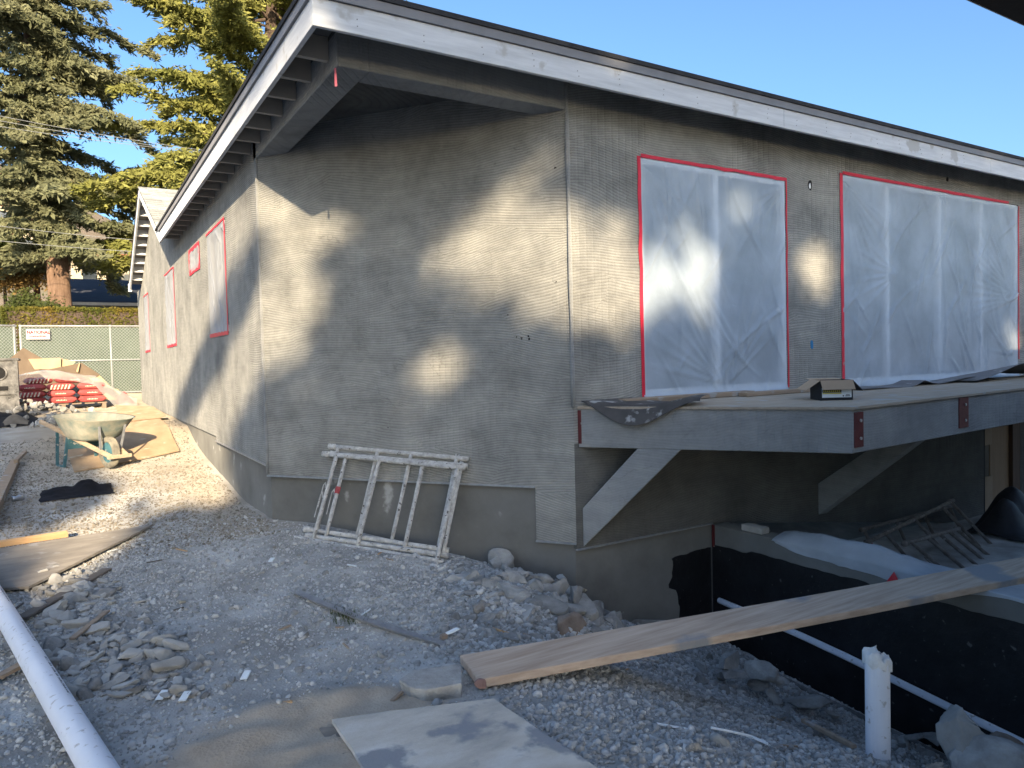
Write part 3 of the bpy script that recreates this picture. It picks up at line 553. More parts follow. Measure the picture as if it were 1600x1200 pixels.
# nail heads on the front fascia
mb = MB()
for k in range(18):
    x_ = 1.62 + 0.41 * k + random.uniform(-.03, .03)
    for j in range(random.choice((2, 3))):
        zz = FZ + 0.05 + 0.04 * j + random.uniform(-.006, .006); xx = x_ + random.uniform(-.012, .012); mb.tube([(xx, FY + 0.001, zz), (xx, FY - 0.0022, zz)], 0.0042, 6)
tag(make('nail_head', mb, M['drip'], house), None, None, None, 'stuff')
# rear gable over the side wall
GA = np.array([16.1, 5.10]); GL = np.array([12.84, 3.72]); GR = np.array([19.75, 3.60])
def rake(a, b_, d=0.17):
    return [(FX, a[0], a[1] - d), (FX + 0.032, a[0], a[1] - d), (FX + 0.032, b_[0], b_[1] - d), (FX, b_[0], b_[1] - d)], [(FX, a[0], a[1]), (FX + 0.032, a[0], a[1]), (FX + 0.032, b_[0], b_[1]), (FX, b_[0], b_[1])]
mb = MB(); mb.hexa(*rake(GL + np.array((0.03, 0.0)), GA)); make('rake_board', mb, M['fascia'], house)
mb = MB(); mb.hexa(*rake(GA + np.array((0.002, 0)), GR)); make('rake_board', mb, M['fascia'], house)
mb = MB(); mb.box((FX - 0.02, GR[0] - 0.02, GR[1] - 0.2), (FX + 0.05, GR[0] + 0.1, GR[1] - 0.01)); make('gutter_end', mb, M['fascia'], house)
def slope_pts(a, b_, x0, x1, dz): return [(x0, a[0], a[1] + dz), (x1, a[0], a[1] + dz), (x1, b_[0], b_[1] + dz), (x0, b_[0], b_[1] + dz)]
mb = MB(); mb.hexa(slope_pts(GL, GA, FX - 0.015, 9, 0.002), slope_pts(GL, GA, FX - 0.015, 9, 0.03)); mb.hexa(slope_pts(GA, GR, FX - 0.015, 9, 0.002), slope_pts(GA, GR, FX - 0.015, 9, 0.03)); make('gable_roof', mb, M['roof'], house)
mb = MB(); nrow = 22
for k in range(nrow):           # shingle courses, each lapping the one below, tabs of uneven height
    a = GL + (GA - GL) * k / nrow; b_ = GL + (GA - GL) * min(1, (k + 1.15) / nrow); x0 = FX - 0.02 - 0.15 * (k % 2)
    while x0 < 8.5:
        x1 = x0 + 0.3; h1 = 0.034 + random.uniform(0, 0.008)
        xa = max(x0 + 0.003, FX - 0.02)
        mb.hexa([(xa, a[0], a[1] + 0.031), (x1, a[0], a[1] + 0.031), (x1, b_[0], b_[1] + 0.031), (xa, b_[0], b_[1] + 0.031)],
                [(xa, a[0], a[1] + h1 + 0.014), (x1, a[0], a[1] + h1 + 0.014), (x1, b_[0], b_[1] + 0.0335), (xa, b_[0], b_[1] + 0.0335)]); x0 = x1
tag(make('shingles', mb, M['shingle'], house), None, None, None, 'stuff')
for k in range(9):              # outriggers under the far rake
    tt = 0.08 + 0.1 * k; c = GA + (GR - GA) * tt; mb = MB(); mb.box((FX + 0.034, c[0] - 0.02, c[1] - 0.15), (XL - 0.003, c[0] + 0.02, c[1] - 0.02)); make('outrigger', mb, M['white'], house)
mb = MB(); mb.hexa(slope_pts(GA, GR, FX + 0.033, XL + 0.02, -0.018), slope_pts(GA, GR, FX + 0.033, XL + 0.02, -0.001)); make('rake_sheathing', mb, M['tail'], house)

# windows behind taped plastic
def window(name_mat, o3, ud, nd, W, H, mull, seed, plastic, tape_parts, wr=1.0, fans=(), label=None, bottom_drop=0.0, sw=0.05, parent=house):
    """o3: lower left corner of the opening on the wall face, ud: along, nd: outward"""
    o3 = np.array(o3, float); ud = np.array([*ud, 0.0]); nd = np.array([*nd, 0.0]); up = np.array([0, 0, 1.0]); r = np.random.default_rng(seed)
    def bx(mb, u0, u1, v0, v1, d0, d1):
        pt = lambda u, v, d: o3 + ud * u + up * v + nd * d
        mb.add([pt(u0, v0, d0), pt(u1, v0, d0), pt(u1, v1, d0), pt(u0, v1, d0), pt(u0, v0, d1), pt(u1, v0, d1), pt(u1, v1, d1), pt(u0, v1, d1)],
               [(3, 2, 1, 0), (4, 5, 6, 7), (0, 1, 5, 4), (1, 2, 6, 5), (2, 3, 7, 6), (3, 0, 4, 7)])
    fw = 0.055; mb = MB(); g = 0.002
    bx(mb, g, fw, g, H - g, -0.10, -0.012); bx(mb, W - fw, W - g, g, H - g, -0.10, -0.012); bx(mb, fw, W - fw, g, fw + 0.02, -0.10, -0.012); bx(mb, fw, W - fw, H - fw, H - g, -0.10, -0.012)
    wn = make('window', mb, M['white'], parent)
    if label: wn['label'] = label
    for a in mull:
        mb = MB(); bx(mb, a - 0.035, a + 0.035, fw + 0.02, H - fw, -0.09, -0.016); make('mullion', mb, M['white'], wn)
    edges = [fw] + list(mull) + [W - fw]
    for a, b_ in zip(edges[:-1], edges[1:]):
        mb = MB(); bx(mb, a + 0.001, b_ - 0.001, fw, H - fw, -0.075, -0.065); make('pane', mb, M['glass'], wn)
    nu = int(30 + 46 * min(W, 3)); nv = int(30 + 40 * H); u = np.linspace(0.012, W - 0.012, nu); v = np.linspace(-bottom_drop, H - 0.015, nv); uu, vv = np.meshgrid(u, v)
    d = 0.010 * fbm(uu * 1.2 + seed, vv * 1.2, 3) + 0.004 * fbm(uu * 7 + seed, vv * 5, 2)
    for _ in range(int(26 * wr * W)):       # pulled folds, mostly hanging, some slanting out of the corners
        cu, cv = r.uniform(0, W), r.uniform(0, H) ** 1.0; an = r.choice([r.normal(0, 0.22), r.normal(0.6, 0.25), r.normal(-0.6, 0.25)]); ln = r.uniform(0.12, 0.5); wd = r.uniform(0.008, 0.024)
        s_ = (uu - cu) * math.sin(an) + (vv - cv) * math.cos(an); q = (uu - cu) * math.cos(an) - (vv - cv) * math.sin(an) + 0.12 * s_ ** 2 * r.normal()
        d = d + r.uniform(0.003, 0.012) * np.exp(-(q / wd) ** 2 - (s_ / ln) ** 2)
    for (fu, fv, a0, a1, n_, ln) in fans:
        for k in range(n_):
            an = a0 + (a1 - a0) * k / max(1, n_ - 1) + r.normal(0, 0.02); du, dv = math.cos(an), math.sin(an); s_ = (uu - fu) * du + (vv - fv) * dv; q = -(uu - fu) * dv + (vv - fv) * du
            wd = 0.006 + 0.02 * np.clip(s_, 0, 2); d = d + 0.010 * np.exp(-(q / wd) ** 2) * np.clip(s_ / 0.06, 0, 1) * np.exp(-(np.clip(s_, 0, 9) / ln) ** 2)
    edge = np.minimum.reduce([uu - u[0], u[-1] - uu, (v[-1] - vv)]) / 0.05; d = 1.7 * d * np.clip(edge, 0, 1) + 0.004
    if bottom_drop: d = d + 0.05 * np.clip((0.06 - vv) / 0.12, 0, 1) ** 1.5
    P = o3 + uu[..., None] * ud + vv[..., None] * up + d[..., None] * nd
    make('plastic_sheet', MB().sheet(P), plastic, wn, smooth=True)
    for (u0, u1, v0, v1) in tape_parts:
        mb = MB(); k = 14; lng = (u1 - u0) > (v1 - v0); P = np.zeros((k, 2, 3))
        for i in range(k):
            f = i / (k - 1); jit = r.normal(0, 0.004) ; lift = 0.008 + abs(r.normal(0, 0.002))
            for j in range(2):
                uq = u0 + (u1 - u0) * (f if lng else j); vq = v0 + (v1 - v0) * (j if lng else f)
                if lng: vq += jit if j == 0 else jit * 0.4
                else: uq += jit if j == 0 else jit * 0.4
                P[i, j] = o3 + ud * uq + up * vq + nd * lift
        make('red_tape', mb.sheet(P, 0.0015, -nd), M['red_tape'], wn)
    return wn
tw = 0.036
W1, H1 = 1.875, 2.03
window('w', (4.11, YR, 1.18), (1, 0), (0, -1), W1, H1, [0.93], 5, M['plastic'], [(-0.01, tw - 0.01, 0.0, H1), (tw - 0.01, W1 + 0.015, H1 - 0.010, H1 + 0.020), (W1 - 0.006, W1 + 0.014, 0.02, H1 - 0.012)], 1.0,
       [(0.05, 1.95, -1.5, -0.5, 7, 0.6), (0.95, 0.1, 1.9, 2.9, 7, 0.7), (1.8, 1.95, 3.5, 4.5, 5, 0.4), (1.05, 0.1, 0.6, 1.3, 5, 0.7)], 'two-light window under clear plastic, the narrower one', 0.07)
W2, H2 = 3.75, 2.20
window('w', (6.85, YR, 1.17), (1, 0), (0, -1), W2, H2, [0.85, 1.9, 2.85], 9, M['plastic'], [(-0.01, tw, 0.0, H2), (tw, W2 - 0.25, H2 - 0.010, H2 + 0.022), (W2 - 0.01, W2 + 0.015, 0.2, H2 - 0.012)], 0.8,
       [(3.7, 1.0, 2.0, 3.4, 15, 0.9), (0.05, 2.1, -1.4, -0.4, 8, 0.8), (1.0, 1.2, 2.6, 3.7, 6, 0.6), (3.6, 0.25, 1.6, 3.0, 6, 0.4)], 'wide window under milky plastic', 0.06)
def swin(y0, y1, z0, z1, seed, mull, lab, tapes=None):
    W, H = y1 - y0, z1 - z0
    tp = tapes or [(0.0, W, H - 0.012, H + 0.01), (W - 0.05, W + 0.0, 0.0, H - 0.012), (0.0, W, -0.035, 0.012)]
    return window('w', (XL, y1, z0), (0, -1), (-1, 0), W, H, mull, seed, M['plastic_haze'], tp, 0.7, label=lab)
swin(8.68, 9.94, 1.946, 3.22, 21, [0.63], 'taped side window nearest the corner')
swin(10.54, 11.54, 2.905, 3.235, 22, [], 'small high side window', [(0, 1.0, 0.29, 0.34), (0.9, 1.0, 0, .29), (0, 1.0, -0.03, 0.05), (0, .08, .05, .29)])
swin(13.36, 14.74, 1.946, 3.235, 23, [0.69], 'middle taped side window')
swin(18.0, 19.15, 1.946, 3.225, 24, [0.57], 'farthest taped side window')
# door opening under the balcony
dx0, dx1, dz0, dz1 = 9.72, 10.66, -0.62, 0.72
mb = MB(); mb.box((dx0 + 0.002, YR + 0.01, dz0), (dx0 + 0.05, YR + 0.135, dz1)); fr = make('doorway', mb, M['hole'], house)
mb = MB(); mb.box((dx0 + 0.052, YR + 0.02, dz0 - 0.05), (dx0 + 0.26, YR + 0.034, dz0 + 0.52)); make('cardboard_panel', mb, M['card'], fr)
mb = MB(); mb.box((dx0 + 0.052, YR + 0.06, dz0 + 0.5), (dx0 + 0.26, YR + 0.075, dz0 + 0.93)); make('dark_panel', mb, M['tarp_brown'], fr)
mb = MB(); mb.box((dx0 + 0.052, YR + 0.02, dz0 + 0.92), (dx0 + 0.25, YR + 0.034, dz1)); make('cardboard_panel', mb, M['card'], fr)
mb = MB(); mb.box((dx0 + 0.262, YR + 0.05, dz0 + 0.06), (dx1 - 0.2, YR + 0.09, dz1)); make('door_panel', mb, M['door'], fr)
mb = MB(); mb.box((dx1 - 0.198, YR + 0.0, dz0 + 0.1), (dx1 - 0.01, YR + 0.12, dz1)); make('jamb', mb, M['jamb'], fr)
mb = MB(); mb.box((dx0 + 0.262, YR - 0.03, dz0 - 0.04), (dx1 + 0.3, YR + 0.04, dz0 + 0.02)); make('sill', mb, M['stucco_smooth'], fr)
# small things let into the front wall
def blob(name, x_, z_, rx, rz, mat_):
    mb = MB(); k = 10; pts = [(x_ + rx * math.cos(2 * math.pi * i / k) * random.uniform(.8, 1.1), YR - 0.006, z_ + rz * math.sin(2 * math.pi * i / k) * random.uniform(.8, 1.1)) for i in range(k)]
    mb.add(pts + [(px, YR + 0.004, pz) for px, _, pz in pts], [tuple(range(k))] + [(i, i + k, (i + 1) % k + k, (i + 1) % k) for i in range(k)]); return make(name, mb, mat_, house)
blob('wiring_hole', 6.36, 3.20, 0.030, 0.055, M['hole']); blob('wire_end', 6.35, 3.185, 0.014, 0.03, M['white']).location.y -= 0.004
blob('outlet_box', 6.36, 1.61, 0.022, 0.05, M['blue_box']); blob('wiring_hole', 10.95, 3.1, 0.04, 0.06, M['hole'])
blob('wiring_hole', 8.9, 3.52, 0.02, 0.03, M['hole'])
# pits in the scratch coat of the cut corner
mb = MB()
for (px, py, sx) in ((824, 527, .012), (815, 529, .008), (828, 530, .007), (808, 527, .006), (606, 668, .006), (793, 491, .006), (868, 262, .008), (870, 440, .006)):
    d_ = ray(px, py); n3 = np.array([*CHN, 0]); tt = np.dot(np.array([*P1, 0]) - CAM, n3) / np.dot(d_, n3); c = CAM + d_ * tt + n3 * 0.003
    for _ in range(3):
        q = c + np.array([*(CH * random.uniform(-1, 1) * sx * 1.4), random.uniform(-1, 1) * sx]); k = 6
        mb.add([q + np.array([*(CH * math.cos(i) * sx * random.uniform(.4, .9)), math.sin(i) * sx * random.uniform(.4, .9)]) for i in np.linspace(0, 2 * math.pi, k, endpoint=False)], [tuple(range(k))])
make('pit_mark', mb, M['hole'], house)
# ribbon hanging from the beam corner
mb = MB(); mb.sheet([[(XL - 0.004, YR + 0.05, 3.48 - 0.12 * k + 0), (XL + 0.008, YR + 0.045 - 0.01 * k, 3.48 - 0.12 * k)] for k in np.linspace(0, 1, 6)]); make('ribbon', mb, M['pink'], house)

# ------------------------------------------------------------------ balcony
zb, zt = 0.83, 1.135
BC = np.array([4.60, 3.03]); BW = np.array([3.43, 4.625]); BR = np.array([7.75, 3.27]); BE = np.array([12.0, 3.60])
def slab_beam(a, b_, th, z0, z1, mat_, name, inset=0.0):
    a = np.array(a); b_ = np.array(b_); d = (b_ - a) / np.linalg.norm(b_ - a); n = np.array([-d[1], d[0]]) * th; mb = MB()
    mb.hexa([(*a, z0), (*b_, z0), (*(b_ + n), z0), (*(a + n), z0)], [(*a, z1), (*b_, z1), (*(b_ + n), z1), (*(a + n), z1)]); return make(name, mb, mat_, house, bevel=0.005)
bl = slab_beam(BW, BC, 0.14, zb, zt, M['stucco_smooth'], 'balcony_beam'); br = slab_beam(BC + np.array((0.004, 0.0)), BR, 0.14, zb + 0.001, zt, M['stucco_smooth'], 'balcony_beam'); b3 = slab_beam(BR + np.array((.004, 0)), BE, 0.14, zb + 0.001, zt, M['stucco_smooth'], 'balcony_beam')
def plate(parent, a, b_, f0, f1, z0, z1, outn):
    a = np.array(a); b_ = np.array(b_); d = (b_ - a) / np.linalg.norm(b_ - a); n = np.array([d[1], -d[0]]); s0 = a + d * f0; s1 = a + d * f1; mb = MB()
    mb.hexa([(*(s0 + n * .008), z0), (*(s1 + n * .008), z0), (*(s1 - n * .002), z0), (*(s0 - n * .002), z0)], [(*(s0 + n * .008), z1), (*(s1 + n * .008), z1), (*(s1 - n * .002), z1), (*(s0 - n * .002), z1)])
    make('steel_plate', mb, M['red_steel'], parent)
    for zz in (z0 + 0.06, z1 - 0.06):
        if abs(f1 - f0) > 0.06:
            c = (s0 * 0.35 + s1 * 0.65); mb = MB(); mb.tube([(*(c + n * .006), zz), (*(c + n * .016), zz)], 0.012, 6); make('bolt', mb, M['bolt'], parent)
plate(bl, BW, BC, 0.0, 0.026, zb + 0.03, zt - 0.01, 0); plate(br, BC, BR, 0.012, 0.125, zb + 0.04, zt - 0.02, 0); plate(br, BC, BR, 1.62, 1.79, zb + 0.05, zt - 0.004, 0)
mb = MB(); e1 = 0.012
fl = [(BW[0] - 0.01, BW[1] - 0.01), (BC[0] - 0.012, BC[1] - 0.02), (BR[0], BR[1] - 0.015), (BE[0], BE[1] - 0.015), (12.0, YR - 0.004), (3.43, YR - 0.004)]
n = len(fl); mb.add([(*q, zt + 0.002) for q in fl] + [(*q, zt + 0.02) for q in fl], [tuple(range(n))[::-1], tuple(range(n, 2 * n))] + [(i, (i + 1) % n, (i + 1) % n + n, i + n) for i in range(n)])
make('balcony_floor', mb, M['ply_deck'], house)
mb = MB(); a = np.array([3.42, 4.60, 0.10]); b_ = np.array([BW[0] + (BC[0] - BW[0]) * 0.36, BW[1] + (BC[1] - BW[1]) * 0.36, zb - 0.0])
# raking brace in the plane of the end beam
dd = np.array([*((BC - BW) / np.linalg.norm(BC - BW)), 0]); nn = np.array([-dd[1], dd[0], 0]) * 0.13
f = [np.array([*BW, 0]) + dd * 0.02 + np.array([0, 0, 0.03]), np.array([*BW, 0]) + dd * 0.02 + np.array([0, 0, 0.34]), np.array([*BW, 0]) + dd * 0.47 + np.array([0, 0, zb - 0.002]), np.array([*BW, 0]) + dd * 0.80 + np.array([0, 0, zb - 0.002])]
mb.hexa([q for q in f], [q + nn for q in f]); make('brace', mb, M['stucco_smooth'], house, bevel=0.005)
for xq in (6.43,):
    mb = MB(); yb = 3.38 + 0.1
    f = [np.array([xq, YR - 0.004, -0.12]), np.array([xq, YR - 0.004, 0.20]), np.array([xq, yb + .28, zb - 0.002]), np.array([xq, yb, zb - 0.002])]
    mb.hexa([q for q in f][::-1], [q + np.array([0.14, 0, 0]) for q in f][::-1]); make('brace', mb, M['stucco_smooth'], house, bevel=0.005)

# ------------------------------------------------------------------ things on the balcony
def board(name, a, b_, w_, h, mat_, label, cat, group=None, bevel=0.003, up=(0, 0, 1)):
    mb = MB(); mb.beam(a, b_, w_, h, up); o = make(name, mb, mat_, None, bevel=bevel); return tag(o, label, cat, group)
zf = zt + 0.021
board('threshold_board', (3.80, 4.545, zf + 0.022), (5.35, 4.56, zf + 0.022), 0.13, 0.038, M['lumber_grey'], 'grey dusty board under the foot of the narrower plastic window', 'board')
board('threshold_board', (5.1, 4.42, zf + 0.02), (6.6, 4.44, zf + 0.02), 0.10, 0.034, M['lumber_grey'], 'second grey dusty board lying out from the wall left of the cardboard box', 'board')
def felt_sheet(name, P, mat_, label):
    mb = MB(); mb.sheet(P, 0.004, (0, 0, -1)); o = make(name, mb, mat_, None, smooth=True); return tag(o, label, 'roofing felt', 'sheets of roofing felt on the balcony')
P = []
ax = np.array([*BW, 0]); bd = dd
for i in range(26):
    s_ = i / 25; row = []
    for j in range(16):
        q = j / 15       # q=0 at the wall, q=1 hangs over the end beam
        out_ = np.array([bd[1], -bd[0], 0])    # outward of end beam (towards camera left)
        base = ax + bd * (0.03 + 0.92 * s_)
        reach = -0.45 + 0.60 * q * (0.75 + 0.25 * math.sin(s_ * 3.0)) ; drop = max(0, reach) * 1.05 * (0.6 + 0.4 * math.sin(math.pi * min(1, s_ * 1.25)))
        x_ = base + out_ * (reach - 0.5 * max(0, reach)); lift = 0.028 + 0.018 * math.sin(s_ * 7 + q * 2) + 0.03 * math.exp(-((s_ - 0.95) / 0.12) ** 2)
        row.append((x_[0], min(x_[1], YR - 0.03), zf + lift - drop))
    P.append(row)
felt_sheet('roofing_felt', P, M['felt'], 'dusty dark felt drooping in a wave over the left end of the balcony')
P = []
for i in range(22):
    s_ = i / 21; x_ = 6.35 + 3.0 * s_; row = []
    for j in range(8):
        q = j / 7; lift = 0.006 + 0.10 * math.exp(-((s_ - 0.38) / 0.05) ** 2) * (q > 0.2) * 0.6 + 0.05 * math.exp(-((s_ - 0.75) / 0.16) ** 2) * q
        row.append((x_ + 0.1 * math.sin(q * 2), 4.50 - 0.36 * q * (1 - 0.25 * s_), zf + lift + 0.010 * math.sin(s_ * 11 + q)))
    P.append(row)
felt_sheet('roofing_felt', P, M['felt_clean'], 'flat grey felt sheet running from the cardboard box along the wide window')
P = []
for i in range(20):
    s_ = i / 19; x_ = 8.35 + 2.9 * s_; row = []
    for j in range(9):
        q = j / 8; lift = 0.012 + 0.19 * math.exp(-((s_ - 0.42) / 0.26) ** 2) * (0.35 + 0.65 * q)
        row.append((x_, 4.54 - 0.50 * q, zf + lift + 0.008 * math.sin(s_ * 9)))
    P.append(row)
felt_sheet('roofing_felt', P, M['felt_clean'], 'grey felt sheet humped up like a tent at the right of the wide window')
# open cardboard box
bxl = thing('cardboard_box', (5.02, 3.58, zf), 'open black printed cardboard box with its flaps folded out on the balcony', 'cardboard box', local=True, rot=(0, 0, math.radians(-34)))
W_, D_, H_ = 0.25, 0.22, 0.155
bw = 0.006
mb = MB(); mb.box((0, 0, 0.001), (W_, bw, H_)); mb.box((0, D_ - bw, 0.001), (W_, D_, H_)); mb.box((0, bw, 0.001), (bw, D_ - bw, H_)); mb.box((W_ - bw, bw, 0.001), (W_, D_ - bw, H_)); mb.box((bw, bw, 0.001), (W_ - bw, D_ - bw, bw)); make('carton', mb, M['box_black'], bxl)
def flap(p, q, d, mat2): 
    p = np.array(p); q = np.array(q); d = np.array(d); mb = MB(); nv = np.cross(q - p, d); nv = nv / np.linalg.norm(nv) * 0.004
    mb.hexa([p, q, q + d, p + d], [p + nv, q + nv, q + d + nv, p + d + nv]); make('flap', mb, mat2, bxl)
flap((0.0, -0.002, H_ + .004), (W_, -0.002, H_ + .004), (0, -0.05, -0.072), M['card']); flap((-0.002, D_, H_ + .004), (-0.002, 0, H_ + .004), (-0.11, 0, -0.075), M['card'])
flap((W_ + .002, 0, H_ + .004), (W_ + .002, D_, H_ + .004), (0.075, 0, -0.085), M['box_black']); flap((W_, D_ + .002, H_ + .004), (0, D_ + .002, H_ + .004), (0, 0.10, 0.006), M['card'])
mb = MB(); mb.box((0.012, -0.0032, 0.022), (W_ - 0.012, -0.001, 0.10)); pl_ = make('printed_panel', mb, M['paper'], bxl)
mb = MB(); mb.box((0.014, -0.0045, 0.062), (0.16, -0.0034, 0.084)); make('printed_band', mb, M['house_dark'], bxl); mb = MB(); mb.box((0.014, -0.0045, 0.050), (0.16, -0.0034, 0.060)); make('printed_band', mb, M['yellow'], bxl)
mb = MB()
for k in range(9): mb.box((0.02 + 0.0152 * k, -0.0055, 0.067), (0.029 + 0.0152 * k, -0.0047, 0.078))
tag(make('printed_lettering', mb, M['yellow'], bxl), None, None, None, 'stuff')
mb = MB(); mb.tube([(0.175, -0.0034, 0.034), (0.175, -0.0045, 0.034)], 0.006, 6); mb.box((0.19, -0.0045, 0.03), (0.228, -0.0034, 0.036)); mb.box((0.195, -0.0045, 0.040), (0.224, -0.0034, 0.045)); make('printed_mark', mb, M['house_dark'], bxl)

# ------------------------------------------------------------------ retaining wall and what is on it
rw = thing('retaining_wall', (RWX, 2.5, -1.2), 'concrete retaining wall painted black below its rim, running out from the house', 'retaining wall')
mb = MB(); mb.box((RWX, 0.2, -1.7), (RWX + 0.19, YR - 0.004, 0.0)); make('wall', mb, M['concrete'], rw, bevel=0.006)
P = []
rows_y = np.linspace(0.25, YR - 0.006, 90)
for k in np.linspace(0, 1, 10):
    P.append([(RWX - 0.006, y_, -1.65 + k * (1.65 - 0.155 + ragged(y_, 7, 0.022) - 0.02 * (y_ > 4.2))) for y_ in rows_y])
mb = MB(); mb.sheet(P, 0.004, (1, 0, 0)); make('black_coating', mb, M['tar'], rw)
mb = MB(); mb.box((RWX - 0.012, YR - 0.035, -0.20), (RWX - 0.001, YR - 0.01, 0.0)); make('red_tape', mb, M['red_steel'], rw)
mb = MB(); pts = [(RWX - 0.04, 4.52 - 2.9 * k, -0.66 - 0.24 * k + 0.02 * math.sin(k * 5)) for k in np.linspace(0, 1.35, 14)]; mb.tube(pts, 0.026, 10)
tag(make('conduit_pipe', mb, M['pvc'], None, smooth=True), 'thin grey pipe sloping along the black retaining wall', 'pipe')
mb = MB(); pts = [(RWX - 0.12, 4.1 - 3.2 * k, -1.06 - 0.16 * k) for k in np.linspace(0, 1, 8)]; mb.tube(pts, 0.018, 7); tag(make('drain_hose', mb, M['machine'], None, smooth=True), 'dark hose lying along the bottom of the trench', 'hose')
P = []
for i in range(60):
    s_ = i / 59; y_ = 3.98 - 2.0 * s_; row = []
    y2 = 3.98 - 2.0 * s_; near_ = min(1, max(0, (y2 - 2.68) / .25)); hump = (0.085 * math.sin(math.pi * min(1, s_ * 1.3 + 0.06)) ** 0.8) * near_ + 0.001
    for j in range(22):
        q = j / 21; hang = 0.025 + 0.075 * abs(math.sin(min(1, s_ * 1.15) * 3.0)) ** 1.2 + 0.015 * math.sin(s_ * 13)
        if q < 0.34: xx = RWX - 0.014 - 0.012 * math.sin(s_ * 23); zz = 0.003 - hang * (1 - q / 0.34)
        else: qq = (q - 0.34) / 0.66; xx = RWX - 0.014 + 0.32 * qq; zz = 0.003 + hump * math.sin(math.pi * qq) ** 0.8
        wob = 0.045 * near_ * float(fbm(np.array([s_ * 14 + 1]), np.array([q * 3 + s_ * 9]), 3)[0])
        row.append((xx - abs(wob) * 0.6, y_ + 0.3 * (q - 0.5) * 0.4, zz + wob * (1 if q > 0.3 else 0.5)))
    P.append(row)
tag(make('plastic_drape', MB().sheet(P), M['plastic_drape'], None, smooth=True), 'crumpled clear plastic sheet draped over the rim of the black retaining wall', 'plastic sheet')
mb = MB(); mb.box((RWX + 0.03, 4.10, 0.002), (RWX + 0.13, 4.32, 0.055)); tag(make('concrete_block', mb, M['rock_pale'], None, bevel=0.006), 'small grey block holding down the end of the draped plastic', 'block')
tri = at(1397, 905, 'X', RWX - 0.03)
mb = MB(); a, b_, c_ = tri + np.array((0, 0.10, -0.10)), tri + np.array((0, -0.09, -0.10)), tri + np.array((0, 0.0, 0.055)); ap = tri + np.array((-0.05, 0, -0.06)); mb.add([a, b_, c_, ap], [(0, 1, 3), (1, 2, 3), (2, 0, 3), (2, 1, 0)])
tag(make('rebar_cap', mb, M['red_plastic'], None), 'small red plastic piece sticking up behind the plank', 'plastic cap')

# scaffold frames
def scaffold(o_loc, rot, L_, H_, mat_, label, group, rungs, leg=0.0, band=None, seed=1, cat='scaffold'):
    r = np.random.default_rng(seed); t_ = thing('scaffold_section', o_loc, label, cat, group, rot, local=True)
    def tb(nm, a, b_, rad): 
        k = 7; pts = [np.array(a) + (np.array(b_) - np.array(a)) * i / (k - 1) for i in range(k)]
        make(nm, MB().tube(pts, [rad * r.uniform(0.92, 1.14) for _ in pts], 9), mat_, t_, smooth=True)
    tb('rail', (0, 0, 0.02), (L_, 0, 0.02), 0.0195); tb('rail', (0.03, 0, H_), (L_ + 0.01, 0, H_), 0.0195)
    for i, u in enumerate(rungs):
        last = i == len(rungs) - 1
        tb('rung', (u, 0, 0.02 - (leg if last else 0)), (u, 0, H_ + (0.03 if last else 0)), 0.0165)
    for zz in (0.02, H_): tb('coupler', (-0.03 + (0.03 if zz > 0.1 else 0), 0, zz), (0.05 + (0.03 if zz > 0.1 else 0), 0, zz), 0.026)
    if band is not None:
        for (u, zz) in band: make('red_band', MB().tube([(u, 0, zz - 0.03), (u, 0, zz + 0.03)], 0.0225, 9), M['red_paint'], t_, smooth=True)
    # latch loop beside the first rung
    make('latch', MB().tube([(rungs[0] - 0.05, 0, 0.22), (rungs[0] - 0.06, 0.01, 0.42), (rungs[0] - 0.045, 0.01, 0.45), (rungs[0] - 0.025, 0, 0.40)], 0.005, 5), mat_, t_)
    return t_
ang = math.atan2(CH[1], CH[0])
def ch_pt(u, d, z): q = P1 + CH * u + CHN * d; return (q[0], q[1], z)
lean = math.radians(25)
def chrot(tilt, lean_): return (Matrix.Rotation(ang, 4, 'Z') @ Matrix.Rotation(-lean_, 4, 'X') @ Matrix.Rotation(tilt, 4, 'Y')).to_euler()
scaffold(ch_pt(0.63, 0.40, 0.02), chrot(math.radians(3.6), lean), 1.42, 0.79, M['scaffold'], 'plaster-spattered scaffold frame at the front of the leaning stack by the cut corner', 'scaffold frames leaning on the cut corner', [0.15, 0.60, 1.36], 0.20, [(1.36, -0.12)], 1)
scaffold(ch_pt(0.71, 0.355, 0.04), chrot(math.radians(3.0), lean - 0.02), 1.36, 0.76, M['scaffold'], 'plaster-spattered scaffold frame in the middle of the leaning stack by the cut corner', 'scaffold frames leaning on the cut corner', [0.17, 0.95, 1.31], 0.0, [(0.17, 0.44)], 2)
scaffold(ch_pt(0.65, 0.30, 0.08), chrot(math.radians(3.4), lean - 0.03), 1.40, 0.78, M['scaffold'], 'plaster-spattered scaffold frame nearest the wall in the leaning stack by the cut corner', 'scaffold frames leaning on the cut corner', [0.10, 0.52, 0.86, 1.30], 0.22, [(1.30, -0.13)], 3)
